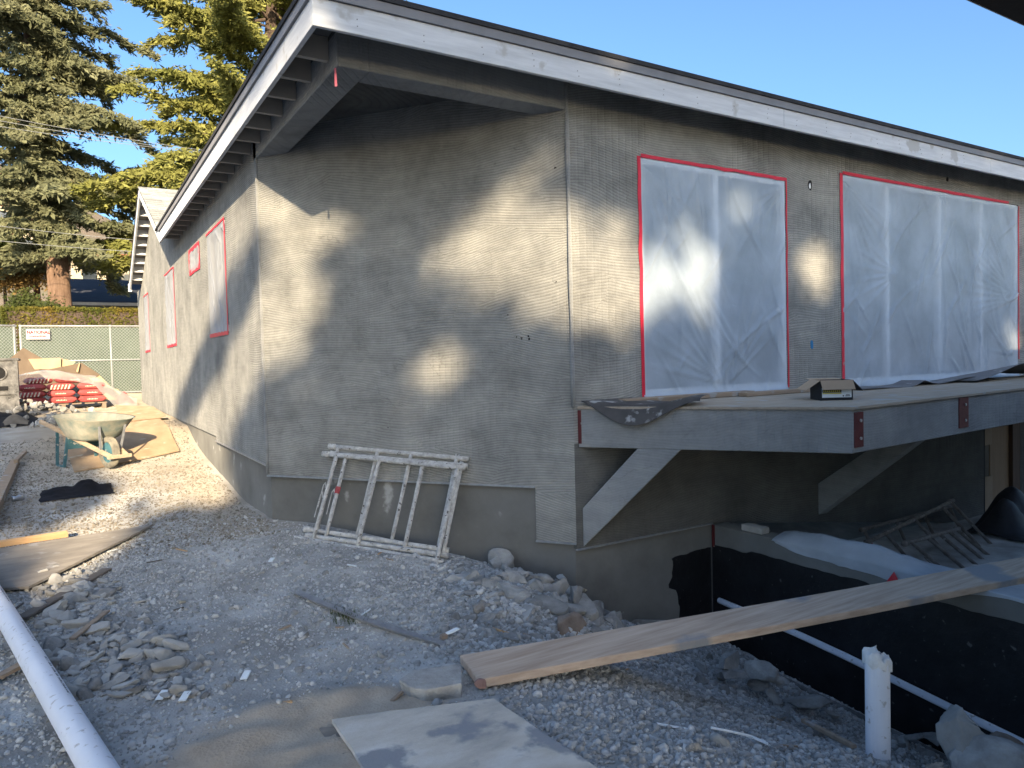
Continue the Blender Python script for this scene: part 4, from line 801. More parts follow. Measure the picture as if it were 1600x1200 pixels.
# rusty stack behind the retaining wall
def by_corners(tl, tr, H_, back):
    """euler + origin of a section whose top rail runs tl -> tr and which leans back by the angle back"""
    tl = np.array(tl, float); tr = np.array(tr, float); ex = (tr - tl) / np.linalg.norm(tr - tl); dn = np.array([0, -math.sin(back), -math.cos(back)]); dn -= ex * (dn @ ex); dn /= np.linalg.norm(dn); ez = -dn; ey = np.cross(ez, ex)
    return Matrix(((ex[0], ey[0], ez[0]), (ex[1], ey[1], ez[1]), (ex[2], ey[2], ez[2]))).to_euler(), tuple(tl + dn * H_), float(np.linalg.norm(tr - tl))
for k, (a_, b_, ya, yb, H_, bk, rungs, band, lab) in enumerate((((1353, 848), (1489, 782), 4.05, 4.25, .95, .75, [.2, .52, .85, .97], None, 'rusty scaffold section at the front of the pile under the balcony'), ((1412, 850), (1498, 826), 3.75, 3.95, .62, .95, [.12, .4, .62, .8, .95], None, 'rusty scaffold section lying lowest in the pile under the balcony'), ((1345, 828), (1490, 790), 4.42, 4.46, .85, .45, [.03, .35, .65, .95], [.7], 'rusty scaffold section with a red joint against the wall under the balcony'))):
    e_, o_, L_ = by_corners(at(*a_, 'Y', ya), at(*b_, 'Y', yb), H_, bk)
    scaffold(o_, e_, L_, H_, M['scaffold_rust'], lab, 'rusty scaffold sections under the balcony', [r_ * L_ for r_ in rungs], .25 if k == 0 else 0.0, [(rungs[0] * L_, band[0])] if band else None, 4 + k)
def crumple(name, c, size, mat_, label, cat, seed, peaks, n=26, drape=1.0, group=None):
    """a loose sheet thrown over a heap"""
    r = np.random.default_rng(seed); u = np.linspace(-1, 1, n); uu, vv = np.meshgrid(u, u); h = np.zeros_like(uu)
    for (pu, pv, ph, pr) in peaks: h = np.maximum(h, ph * np.exp(-(((uu - pu) ** 2 + (vv - pv) ** 2) / pr ** 2)))
    rr = np.sqrt(uu ** 2 + vv ** 2); h = h + (0.26 * np.abs(fbm(uu * 2.2 + seed, vv * 2.6, 3)) + 0.12 * np.abs(fbm(uu * 5, vv * 6 + seed, 3))) * max(size) * np.clip(1.3 - rr, 0, 1)
    sc_ = 1 + 0.25 * fbm(uu * 1.5 + seed * 3, vv * 1.5, 2); x_ = c[0] + uu * size[0] * sc_; y_ = c[1] + vv * size[1] * sc_
    z = ground_h(x_, y_) + h + 0.012 + 0.0 * rr
    o = make(name, MB().sheet(np.stack([x_, y_, z], -1)), mat_, None, smooth=True); return tag(o, label, cat, group)
crumple('black_tarp', (9.05, 3.85), (0.55, 0.42), M['tarp'], 'black plastic tarp heaped against the wall beside the boarded doorway', 'tarp', 3, [(0.15, 0.5, 0.46, 0.55), (-0.4, 0.3, 0.36, 0.4), (.6, .1, .3, .3)])

# ------------------------------------------------------------------ stones that can be told apart
ROCKS = []
def rock_protos(n, mat_, seed, sub=4, cuts=12, rough=0.10):
    r = np.random.default_rng(seed); res = []
    for _ in range(n):
        v = rock_verts(sub, r, cuts, (1, r.uniform(.6, .95), r.uniform(.45, .85)), rough, (.3, .78)); me = fast_mesh('rock', v, ICO[sub][1], mat_); res.append(me)
    return res
PR = rock_protos(9, M['rock'], 31); PB = rock_protos(3, M['rock_brown'], 32); PP = rock_protos(5, M['rock_pale'], 33, 3, 10, .12); PRr = rock_protos(1, M['rock_red'], 34, 3, 5, 0.1); PBG = [fast_mesh('rock', rock_verts(4, np.random.default_rng(k_), 8, (1, .85, .8), .12, (.5, .8)), ICO[4][1], M['rock_pale' if k_ == 71 else 'rock']) for k_ in (71, 72)]
PS = rock_protos(8, M['rock'], 35, 2, 11, 0.03)
def put_rock(name, mesh, loc, s, rot, label, group=None, cat='stone'):
    o = bpy.data.objects.new(name, mesh); C.objects.link(o); o.location = loc; o.scale = s if isinstance(s, (tuple, list)) else (s, s, s); o.rotation_euler = rot; ORG[o.name] = np.array(loc); return tag(o, label, cat, group)
r2 = np.random.default_rng(41)
def rr_(): return tuple(r2.uniform(-3, 3, 3))
def flat_(): return (r2.uniform(-.35, .35), r2.uniform(-.35, .35), r2.uniform(-3, 3))
# rubble heap against the foundation corner: (pixel, size) of the chunks seen, resting on the heap
heap = [(722, 905, .10), (745, 905, .075), (765, 915, .085), (780, 876, .12), (806, 902, .085), (815, 898, .07), (740, 930, .06), (795, 925, .10), (835, 915, .09), (855, 920, .075), (900, 930, .13), (880, 905, .06), (915, 950, .09), (930, 965, .10),
        (955, 975, .085), (945, 985, .065), (970, 985, .05), (857, 948, .085), (822, 965, .07), (815, 940, .07), (750, 955, .075), (735, 970, .06), (760, 990, .085), (795, 1000, .075), (780, 985, .045), (815, 990, .055), (835, 1000, .05), (780, 1015, .045), (860, 1000, .05), (845, 985, .05), (905, 985, .06), (880, 1005, .04), (700, 905, .05), (715, 925, .045), (775, 945, .05), (800, 955, .04), (725, 990, .04), (748, 915, .05), (788, 900, .06), (865, 935, .06), (890, 955, .07)]
def heap_label(px, py, s):
    z_ = 'at the foot of the scaffold sections' if px < 735 else 'around the old footing stub' if py < 905 and px < 830 else 'along the far edge of the plank' if py > 985 else 'against the front foundation' if px > 885 else 'left of the brown boulder'
    return ('large' if s > .08 else 'middle-sized' if s > .055 else 'small') + ' grey concrete chunk in the rubble heap ' + z_
lab_heap = 'jagged grey concrete chunk in the rubble heap against the foundation corner'
def heap_pt(px, py):
    d = ray(px, py); tt = 2.0
    while tt < 9:
        q = CAM + d * tt; rub = max(0, 1 - ((q[0] - 3.05) / 0.72) ** 2 - ((q[1] - 4.55) / 0.75) ** 2)
        if q[2] < gh(q[0], q[1]) + 0.05 * rub or (q[1] > YR - 0.12 and q[0] > 3.2) or ((q[0] - P1[0]) * CHN[0] + (q[1] - P1[1]) * CHN[1]) < 0.12: return q
        tt += 0.02
    return q
for (px, py, s) in heap:
    q = heap_pt(px, py); put_rock('rubble_chunk', PR[r2.integers(len(PR))], q + np.array((0, 0, s * .12)), (s * r2.uniform(1.3, 1.9), s * r2.uniform(1.0, 1.5), s * r2.uniform(1.0, 1.5)), flat_(), heap_label(px, py, s), 'rubble heap by the foundation')
for (px, py, s) in [(905, 925, .12), (935, 955, .11), (965, 978, .10), (870, 925, .10), (842, 948, .09), (925, 985, .08), (985, 990, .08), (1000, 985, .07), (770, 935, .085), (755, 970, .08), (805, 975, .075), (840, 905, .10), (1015, 995, .06)]:
    q = heap_pt(px, py); put_rock('rubble_chunk', PR[r2.integers(len(PR))], q + np.array((0, 0, s * .1)), (s * r2.uniform(1.2, 1.7), s * r2.uniform(1.0, 1.3), s * r2.uniform(.9, 1.3)), flat_(), heap_label(px, py, s), 'rubble heap by the foundation')
for _ in range(150):
    px, py = r2.uniform(690, 1000), r2.uniform(880, 1020)
    if py < 880 + max(0, (px - 800)) * 0.45 or py > 1045 - (px - 720) * 0.13: continue
    q = heap_pt(px, py); s = r2.uniform(.025, .065); put_rock('rubble_chunk', PS[r2.integers(len(PS))], q - np.array((0, 0, s * .1)), s, rr_(), heap_label(px, py, s), 'rubble heap by the foundation')
q = heap_pt(880, 972); put_rock('boulder', PB[0], q + np.array((0.02, 0, -0.03)), (.20, .17, .15), (0.3, 0.2, 0.5), 'large brown crumbly boulder in the rubble heap, just above the plank', None, 'boulder')
q = heap_pt(856, 948); put_rock('rubble_chunk', PP[0], q, .075, rr_(), 'palest chunk in the middle of the rubble heap', None)
# end of an old footing sticking out of the foundation
q = at(782, 882, 'Y', 5.02); put_rock('footing_stub', PR[3], (q[0], q[1], q[2]), (.16, .13, .12), (0.1, 0.0, 0.6), 'broken square stub of old footing at the top of the rubble heap', None, 'concrete stub')
# mortar patch at the foot of the front foundation
put_rock('mortar_lump', PR[5], (4.12, YR - 0.02, -0.74), (.27, .09, .17), (0, 0, 0), 'smooth grey lump of mortar stuck to the foot of the foundation', None, 'mortar lump')
# slope and trench
lab_t = 'grey stone lying in the trench beside the black retaining wall'
tr = [(1170, 1045, .10), (1200, 1038, .12), (1185, 1065, .09), (1270, 1085, .12), (1230, 1055, .08), (1205, 1110, .13), (1265, 1120, .09), (1310, 1110, .07), (1285, 1150, .08), (1320, 1140, .06), (1345, 1150, .07), (1120, 1030, .07), (1135, 1050, .06), (1155, 1085, .05), (1090, 1040, .06), (1140, 1025, .10), (1250, 1095, .07), (1220, 1080, .08), (1330, 1165, .05), (1180, 1090, .06), (1100, 1060, .05), (1300, 1130, .05), (1240, 1140, .05), (1420, 1160, .09), (1440, 1140, .08), (1415, 1185, .075), (1460, 1150, .08), (1400, 1150, .06)]
for (px, py, s) in tr:
    q = heap_pt(px, py); put_rock('trench_stone', PR[r2.integers(len(PR))], q - np.array((r2.uniform(0, .15), 0, s * .25)), (s * r2.uniform(1.0, 1.8), s * r2.uniform(.9, 1.3), s * r2.uniform(.7, 1.2)), flat_(), ('large' if s > .085 else 'small') + ' grey stone in the trench ' + ('under the plank' if py < 1052 else 'right of the standing pipe' if px > 1385 else 'just left of the standing pipe' if px > 1290 else 'halfway between the plank and the standing pipe'), 'stones in the trench')
for _ in range(60):
    x_, y_ = r2.uniform(3.2, 4.8), r2.uniform(2.0, 4.3); s = float(r2.lognormal(-3.1, .4)); px = project(np.array([x_, y_, gz(x_, y_)]))[0]
    put_rock('trench_stone', PR[r2.integers(len(PR))], (x_, y_, gh(x_, y_) + s * .05), (s, s * .8, s * .7), rr_(), ('larger' if s > .05 else 'smaller') + ' grey stone on the trench bank ' + ('under the plank' if y_ > 2.9 else 'near the standing pipe'), 'stones in the trench')
lab_tiny = 'small grey stone on the gravel slope between the plywood and the trench'
for _ in range(70):
    x_, y_ = r2.uniform(1.8, 4.6), r2.uniform(1.5, 3.3); s = r2.lognormal(-3.5, .35); put_rock('slope_stone', PS[r2.integers(len(PS))], (x_, y_, gh(x_, y_) + s * .1), s, rr_(), ('large' if s > .038 else 'middle-sized' if s > .028 else 'tiny') + ' grey stone on the gravel slope ' + ('beside the plywood offcut' if x_ < 2.4 else 'close to the trench stones' if x_ > 3.3 else 'in the middle between plywood and trench'), 'stones on the gravel slope')
q = heap_pt(1120, 1165); put_rock('stone', PP[1], q, (.085, .06, .075), (0.2, 0.5, 1.2), 'tan rounded stone on edge at the bottom of the gravel slope', None); q = heap_pt(1137, 1178); put_rock('stone', PR[1], q, (.055, .05, .05), rr_(), 'grey stone wedged against the tan rounded stone', None)
q = heap_pt(887, 1090); put_rock('stone', PP[2], q, (.055, .04, .028), (0.1, 0.1, 0.2), 'flat pale stone on the gravel in front of the plank', None)
q = heap_pt(917, 1060); put_rock('stone', PR[2], q, .036, rr_(), 'rounded grey stone tucked under the front edge of the plank', None)
q = at(1500, 1150, 'Z', -0.45); put_rock('boulder', PBG[0], q, (.23, .17, .17), (0.15, -0.45, 0.5), 'big pale angular boulder right of the standing white pipe', None, 'boulder')
q = at(1560, 1195, 'Z', -0.5); put_rock('boulder', PBG[1], q, (.26, .18, .13), (0.1, 0.1, -.4), 'broad grey boulder in the lower right corner', None, 'boulder')
q = at(1572, 1165, 'Z', -0.62); put_rock('boulder', PB[1], q, (.13, .11, .09), (0.3, 0.1, 1.0), 'brownish boulder behind the big pale boulder at the right edge', None, 'boulder')
q = at(1450, 1205, 'Z', -0.5); put_rock('boulder', PR[6], q, (.10, .09, .07), rr_(), 'small grey boulder below the standing white pipe', None, 'boulder')
q = at(752, 1068, 'Z', 0.075); put_rock('stone', PRr[0], q, (.036, .032, .030), (0.2, 0.4, 0), 'round reddish stone sitting on the end of the plank', None); q = at(765, 1085, 'Z', 0.02); put_rock('stone', PR[7], q, .028, rr_(), 'small grey stone below the reddish stone at the plank end', None)
# pale stones on the left
lab_l = 'pale angular stone scattered beside the big white pipe'
for _ in range(560):
    px = r2.uniform(60, 330); py = r2.uniform(895, 1090)
    if (px - 95) / 235 > (py - 830) / 200 or px > 150 + (py - 895) * 0.9 and r2.random() < .8: continue
    q = at(px, py, 'Z', 0.01)
    if q[0] < -0.43 + (5.48 - q[1]) * 0.19 + 0.09: continue
    s = float(np.clip(r2.lognormal(-3.3, .45), .018, .095)); put_rock('pale_rock', (PP if r2.random() < .5 else PS)[r2.integers(5)], (q[0], q[1], gh(q[0], q[1]) + s * .25), s, flat_(), ('large' if s > .05 else 'middle-sized' if s > .034 else 'small') + ' pale angular stone ' + ('near the weathered plywood' if py < 935 else 'touching the white pipe' if px < 130 + (py - 935) * .45 else 'near the sandy patch' if py > 1045 else 'in the middle of the scatter beside the white pipe'), 'stones beside the white pipe')
for (px, py, s, l) in [(183, 1065, .085, 'biggest pale stone near the white pipe, with a dark hollow'), (190, 1085, .065, 'round pale stone touching the biggest pale stone'), (117, 1075, .08, 'long pale stone lying against the white pipe'), (284, 936, .05, 'smooth rounded stone alone on the gravel left of the steel angle'), (218, 938, .05, 'block-like pale stone beyond the pale stones by the white pipe'), (258, 1083, .055, 'grey stone at the edge of the sandy patch')]:
    q = at(px, py, 'Z', 0.03); put_rock('stone', PP[r2.integers(5)], (q[0], q[1], gh(q[0], q[1]) + s * .3), (s, s * .75, s * .6), flat_(), l, None)
lab_g = 'small loose stone on the open gravel in front of the cut corner'
for _ in range(110):
    x_, y_ = r2.uniform(0.2, 2.7), r2.uniform(3.2, 7.5)
    if in_house(np.array([x_]), np.array([y_]))[0] or sandness(np.array([x_]), np.array([y_]))[0] > .4: continue
    s = float(np.clip(r2.lognormal(-3.9, .4), .012, .05)); put_rock('loose_stone', (PS if r2.random() < .8 else PP)[r2.integers(5)], (x_, y_, gh(x_, y_) + s * .15), s, rr_(), ('larger' if s > .028 else 'small' if s > .019 else 'tiny') + ' loose stone on the open gravel ' + ('near the steel angle' if y_ < 5 and x_ > 1 else 'left of the steel angle' if y_ < 5 else 'near the leaning scaffold sections' if x_ > 1.2 else 'near the weathered plywood'), 'loose stones on the gravel')
lab_f = 'pale rubble lump in the heap in front of the red bags'
for _ in range(70):
    px, py = r2.normal(75, 38), r2.normal(630, 11); yq = r2.uniform(15.6, 19); q = at(px, 640, 'Y', yq); s = r2.uniform(.05, .14)
    x_ = q[0]; bump_ = 0.35 * math.exp(-((x_ + 0.75) / 0.7) ** 2) * math.exp(-((yq - 17.6) / 1.0) ** 2); put_rock('rubble_lump', PR[r2.integers(9)], (x_, yq, gh(x_, yq) + bump_ * r2.uniform(.3, 1) + .02), s, rr_(), ('large' if s > .11 else 'middle-sized' if s > .08 else 'small') + ' pale rubble lump ' + ('beside the black tarp' if px < 50 else 'in front of the pallet' if px < 95 else 'nearest the wheelbarrow tray'), 'rubble in front of the bags')

# ------------------------------------------------------------------ timber, pipes, scraps
pa = np.array([1.60, 3.092]); pb_ = np.array([6.9, 3.092 - 0.188 * 5.30]); zp = 0.032
d_ = (pb_ - pa) / np.linalg.norm(pb_ - pa); nn_ = np.array([-d_[1], d_[0]]) * 0.155
ks = np.linspace(0, 1, 30); P = []
mb = MB(); V = []
for side in (0, 1):
    pass
rows = []
for k in ks:
    c = pa + (pb_ - pa) * k; sag = -0.012 * math.sin(math.pi * k); rows.append([(*(c - nn_), zp - 0.022 + sag), (*(c + nn_), zp - 0.022 + sag), (*(c + nn_), zp + 0.022 + sag), (*(c - nn_), zp + 0.022 + sag)])
for i, rw_ in enumerate(rows):
    mb.v += [tuple(map(float, q)) for q in rw_]
for i in range(len(rows) - 1):
    for j in range(4): mb.f.append((i * 4 + j, i * 4 + (j + 1) % 4, (i + 1) * 4 + (j + 1) % 4, (i + 1) * 4 + j))
mb.f += [(3, 2, 1, 0), tuple(len(mb.v) - 4 + j for j in range(4))]
plank = tag(make('scaffold_plank', mb, M['plank'], None, bevel=0.004), 'long thick timber plank bridging from the gravel to the retaining wall', 'plank')
# concrete slab fragment
mb = MB(); top = [at(622, 1062, 'Z', .07), at(645, 1046, 'Z', .07), at(722, 1036, 'Z', .07), at(722, 1068, 'Z', .07), at(668, 1078, 'Z', .07), at(640, 1074, 'Z', .07)]
k = len(top); bot = [np.array([q[0] + (0.02 if i in (0, 5) else -0.01), q[1] + (0.03 if i in (4, 5) else -0.0), 0.0]) for i, q in enumerate(top)]
mb.add([*bot, *top], [tuple(range(k)), tuple(range(2 * k - 1, k - 1, -1))] + [(i, i + k, (i + 1) % k + k, (i + 1) % k) for i in range(k)])
tag(make('slab_fragment', mb, M['rock'], None, bevel=0.006), 'flat broken slab of grey concrete at the end of the plank', 'slab')
# muddy plywood in the foreground
def ply_sheet(name, quad, z0, th, mat_, label, cat='plywood sheet', group=None, warp=0.0, nu=10, nv=10, seed=0, follow=False, ragge=0.0):
    a, b_, c_, d__ = [np.array(q[:2], float) for q in quad]; P = []
    rr = np.random.default_rng(seed)
    for i in range(nv):
        row = []
        for j in range(nu):
            u, v = j / (nu - 1), i / (nv - 1); q = (a * (1 - u) + b_ * u) * (1 - v) + (d__ * (1 - u) + c_ * u) * v
            if ragge and (i in (0, nv - 1) or j in (0, nu - 1)): q = q + rr.normal(0, ragge, 2)
            z = (gz(q[0], q[1]) + 0.03 if follow else 0) + z0 + warp * math.sin(3 * u + seed) * math.cos(2.6 * v + seed); row.append((q[0], q[1], float(z)))
        P.append(row)
    o = make(name, MB().sheet(P, th, (0, 0, -1)), mat_, None); return tag(o, label, cat, group)
ply_sheet('plywood_sheet', [(0.875, 2.95), (1.525, 2.725), (1.60, 1.55), (0.84, 1.75)], 0.062, 0.017, M['ply'], 'muddy plywood offcut at the bottom centre, the top one of two', warp=0.004, ragge=0.003)
ply_sheet('plywood_sheet', [(0.825, 2.965), (1.42, 2.76), (1.50, 1.55), (0.77, 1.75)], 0.036, 0.02, M['ply_old'], 'plywood offcut half hidden under the muddy one at the bottom centre', warp=0.003, seed=2, ragge=0.003)
# weathered plywood on the left
ply_sheet('plywood_sheet', [at(0, 862, 'Z', .05), at(240, 825, 'Z', .05), at(45, 920, 'Z', .05), at(-40, 921, 'Z', .05)], 0.02, 0.018, M['ply_old'], 'dark weathered plywood offcut half buried in gravel at the left edge', warp=0.006, seed=4, follow=True, nu=14)
ply_sheet('plywood_sheet', [at(94, 688, 'Z', .34), at(232, 655, 'Z', .5), at(281, 716, 'Z', .24), at(116, 742, 'Z', .2)], 0.012, 0.016, M['ply_tan'], 'tan plywood sheet under the wheelbarrow', warp=0.01, follow=True, nu=14, nv=14, seed=1)
ply_sheet('plywood_sheet', [at(180, 636, 'Z', .66), at(240, 640, 'Z', .66), at(262, 668, 'Z', .5), at(190, 668, 'Z', .52)], 0.035, 0.012, M['ply_tan'], 'tan plywood sheet farther back behind the wheelbarrow', warp=0.01, follow=True, seed=5)
# lumber
board('lumber', (-0.95, 7.40, 0.095), (-0.075, 7.50, 0.10), 0.09, 0.045, M['lumber'], 'fresh orange two by four on the weathered plywood', 'lumber')
board('lumber', (-0.72, 8.2, 0.13), (-0.69, 12.0, 0.30), 0.10, 0.09, M['lumber_grey'], 'muddy four by four lying along the left edge', 'lumber')
board('lumber', (-0.66, 11.6, 0.36), (-0.60, 12.6, 0.38), 0.05, 0.04, M['lumber_grey'], 'short stick lying on the end of the muddy four by four', 'lumber')
board('old_lath', (-0.32, 5.33, 0.035), (0.18, 6.25, 0.035), 0.075, 0.018, M['board_dark'], 'dark old lath crossing the pale stones beside the white pipe', 'lath')
board('old_lath', (-0.70, 3.98, 0.03), (-0.22, 4.55, 0.035), 0.05, 0.02, M['lumber_grey'], 'splintered yellowish lath left of the white pipe', 'lath')
board('old_lath', (-0.05, 4.75, 0.035), (0.14, 5.15, 0.04), 0.035, 0.014, M['lumber_grey'], 'thin grey lath lying among the pale stones', 'lath')
board('lumber', (-0.62, 2.2, 0.05), (-0.30, 3.16, 0.05), 0.12, 0.05, M['door'], 'pale board in the lower left corner', 'lumber')
board('wood_chip', (*at(417, 1105, 'Z', .02)[:2], .022), (*at(457, 1100, 'Z', .02)[:2], .03), 0.022, 0.012, M['lumber'], 'orange wood chip on the sand', 'wood chip')
board('wood_chip', (*at(612, 1096, 'Z', .02)[:2], .022), (*at(628, 1082, 'Z', .02)[:2], .022), 0.02, 0.012, M['lumber_grey'], 'brown wood chip between the slab fragment and the sand', 'wood chip')
board('wood_stake', (*at(1255, 1140, 'Z', -.6)[:2], gh(3.4, 2.6) + .05), (*at(1335, 1185, 'Z', -.5)[:2], -.44), 0.03, 0.02, M['lumber_grey'], 'thin wooden stake at the foot of the standing white pipe', 'stake')
# big white pipe on the left
mb = MB(); A_ = np.array([0.11, 2.62, 0.075]); B_ = np.array([-0.62, 6.5, 0.10]); k = 24; pts = [A_ + (B_ - A_) * i / (k - 1) for i in range(k)]; mb.tube(pts, 0.057, 28)
pp_ = tag(make('drain_pipe', mb, M['pvc'], None, smooth=True), 'thick white plastic pipe lying along the left foreground', 'pipe')
ad_ = (B_ - A_) / np.linalg.norm(B_ - A_); side = np.cross(ad_, (0, 0, 1)); side /= np.linalg.norm(side); upv = np.cross(side, ad_)
rp = np.random.default_rng(8); mb = MB()
for (s0, s1) in ((0.28, 0.42), (0.49, 0.60), (0.71, 0.80)):
    s = s0
    while s < s1:
        wv = rp.uniform(.006, .014) / 3.9; hq = rp.uniform(.007, .012)
        if rp.random() < .82:
            c0 = A_ + (B_ - A_) * s; c1 = A_ + (B_ - A_) * (s + wv)
            for an0 in (0.55,):
                da = hq / 0.057; p_ = lambda c, an: c + 0.0576 * (math.cos(an) * upv + math.sin(an) * side)
                if rp.random() < .5: mb.add([p_(c0, an0), p_(c1, an0), p_(c1, an0 + da), p_(c0, an0 + da)], [(0, 1, 2, 3)])
                else: mb.add([p_(c0, an0), p_(c1, an0), p_(c1, an0 + da * .3), p_(c0, an0 + da * .3), p_(c0, an0 + da * .7), p_(c1, an0 + da * .7), p_(c1, an0 + da), p_(c0, an0 + da)], [(0, 1, 2, 3), (4, 5, 6, 7)])
        s += wv * 1.5
tag(make('printed_marking', mb, M['ink'], pp_), None, None, None, 'stuff')
# standing pipe with a rag stuffed in its mouth
sp = np.array([3.37, 2.10]); zg = gh(*sp)
mb = MB(); n_ = 24; ro, ri = 0.057, 0.050
for (rad, zz) in ((ro, zg - 0.15), (ro, -0.005), (ri, -0.005), (ri, -0.25)):
    mb.v += [(sp[0] + rad * math.cos(2 * math.pi * i / n_), sp[1] + rad * math.sin(2 * math.pi * i / n_), zz + (0.012 * math.sin(i * 2.1) if zz == -0.005 else 0)) for i in range(n_)]
for k in range(3): mb.f += [(k * n_ + i, k * n_ + (i + 1) % n_, (k + 1) * n_ + (i + 1) % n_, (k + 1) * n_ + i) for i in range(n_)]
tag(make('standpipe', mb, M['pvc'], None, smooth=False), 'white plastic pipe standing upright in the trench', 'pipe')
P = []
for i in range(16):
    th = 2 * math.pi * i / 15; row = []
    for j in range(9):
        q = j / 8; rad = 0.062 * (0.15 + 0.85 * min(1, q * 1.35)) + 0.008 * math.sin(i * 2.7); lift = (0.055 if math.cos(th - 2.6) > 0.35 else 0.012) * (1 - q * .6) + 0.012 * math.sin(i * 1.9 + j)
        row.append((sp[0] + rad * math.cos(th), sp[1] + rad * math.sin(th), 0.012 + lift - (0.05 * max(0, q - .72) / .28)))
    P.append(row)
tag(make('rag', MB().sheet(P), M['rag'], None, smooth=True), 'frayed white rag stuffed into the mouth of the standing pipe', 'rag')
# galvanised angle
ang_pts = [at(460, 925, 'Z', .03), at(500, 945, 'Z', .025), at(560, 968, 'Z', .02), at(620, 985, 'Z', .022), at(690, 1000, 'Z', .022)]
for q in ang_pts: q[2] = gh(q[0], q[1]) + 0.012
mb = MB(); prof = [(-0.038, 0.03), (-0.004, 0.0), (0.040, 0.010)]; P = []
for i, q in enumerate(ang_pts):
    dq = ang_pts[min(i + 1, 4)] - ang_pts[max(i - 1, 0)]; dq /= np.linalg.norm(dq); sd = np.cross(dq, (0, 0, 1)); P.append([q - sd * a_ + np.array((0, 0, b__)) for a_, b__ in prof])
tag(make('steel_angle', mb.sheet(P, 0.003, (0, 0, -1)), M['galv'], None), 'bent galvanised steel angle lying on the gravel', 'steel strip')
q = at(668, 998, 'Z', .02)
mb = MB(); mb.box((1.70, 3.60, .0), (1.735, 3.63, .022)); tag(make('wood_chip', mb, M['rock_brown'], None), 'brown wood chip at the end of the steel angle', 'wood chip')
board('tile_shard', (1.745, 3.63, .016), (1.83, 3.66, .018), 0.03, 0.01, M['paper'], 'white shard beside the end of the steel angle', 'shard')
for (px, py, l) in ((290, 1092, 'white paper-like shard on the edge of the sand'), (254, 1088, 'small white shard beside the grey stone at the sand'), (385, 1056, 'bright white shard near the middle of the gravel'), (425, 880, 'white shard on the gravel below the cut corner')):
    q = at(px, py, 'Z', .02); board('tile_shard', (q[0] - .02, q[1] - .03, gh(q[0], q[1]) + .016), (q[0] + .015, q[1] + .035, gh(q[0], q[1]) + .026), 0.035, 0.008, M['paper'], l, 'shard')
for k in range(46):
    x_, y_ = (r2.uniform(-.6, 2.6), r2.uniform(3.0, 7.4)) if k < 30 else (r2.uniform(1.7, 4.2), r2.uniform(1.7, 3.4))
    if in_house(np.array([x_]), np.array([y_]))[0]: continue
    a_ = r2.uniform(0, 3.14); l_ = r2.uniform(.04, .16); dx_, dy_ = math.cos(a_) * l_ / 2, math.sin(a_) * l_ / 2
    z_ = 'near the sandy patch' if y_ < 4 and x_ < 1.7 else 'on the gravel slope' if x_ > 2.2 and y_ < 3.5 else 'near the steel angle' if y_ < 5.2 and x_ > .8 else 'beside the white pipe' if x_ < .2 else 'near the leaning scaffold sections'
    board('twig', (x_ - dx_, y_ - dy_, gh(x_ - dx_, y_ - dy_) + .012), (x_ + dx_, y_ + dy_, gh(x_ + dx_, y_ + dy_) + .016), r2.uniform(.006, .016), .007, M[('lumber_grey', 'board_dark', 'lumber', 'paper')[r2.choice([0, 0, 0, 1, 1, 2, 3])]], ('long' if l_ > .11 else 'short') + ' splinter of wood lying ' + z_, 'splinter', 'splinters of wood on the ground', bevel=0)
# grass tuft
mb = MB(); r3 = np.random.default_rng(5)
for _ in range(160):
    q = at(540 + r3.normal(0, 16), 968 + r3.normal(0, 6), 'Z', 0); g0 = gh(q[0], q[1]); a_ = r3.uniform(0, 6.3); hh = r3.uniform(.02, .05); dx = np.array((math.cos(a_), math.sin(a_), 0)) * hh * r3.uniform(.3, .9); w_ = np.array((-math.sin(a_), math.cos(a_), 0)) * .0025
    b0 = np.array((q[0], q[1], g0)); mb.add([b0 - w_, b0 + w_, b0 + dx + (0, 0, hh)], [(0, 1, 2)])
tag(make('grass', mb, M['green_leaf'], None), 'small tuft of green weeds beside the steel angle', None, None, 'stuff')
# curl of white strapping
mb = MB(); pts = [at(1112, 1186, 'Z', -.28), at(1150, 1188, 'Z', -.3), at(1175, 1192, 'Z', -.33), at(1200, 1205, 'Z', -.33)]
for q in pts: q[2] = gh(q[0], q[1]) + .035
tag(make('strap', mb.tube(pts, 0.006, 6), M['paper'], None), 'white strap lying on the gravel slope at the bottom edge', 'strap')
crumple('black_cloth', (0.02, 9.75), (0.36, 0.30), M['black_cloth'], 'black garment dropped on the gravel near the wheelbarrow', 'cloth', 8, [(-0.5, 0.1, 0.07, .45), (0.25, 0.1, 0.13, .4), (0.75, -.1, 0.06, .3)], n=40)
q = at(27, 785, 'Z', .1); g0 = gh(q[0], q[1]); cn_ = thing('drink_can', (q[0], q[1], g0 + 0.034), 'crushed shiny drink can near the muddy four by four', 'can', local=True, rot=(0, 0, 0.5))
make('can_body', MB().tube([(-.055, 0, 0), (-.05, 0, 0), (-.01, 0.004, -0.004), (.03, 0, 0), (.055, 0, 0)], [.024, .032, .026, .033, .025], 12), M['alu'], cn_, smooth=True); make('can_lid', MB().tube([(.0552, 0, 0), (.058, 0, 0)], .023, 12), M['galv'], cn_)
q = at(90, 778, 'Z', .1); board('paper_scrap', (q[0], q[1], gh(q[0], q[1]) + .03), (q[0] + .05, q[1] + .02, gh(q[0], q[1]) + .035), .04, .01, M['paper'], 'white paper scrap beside the black garment', 'paper')

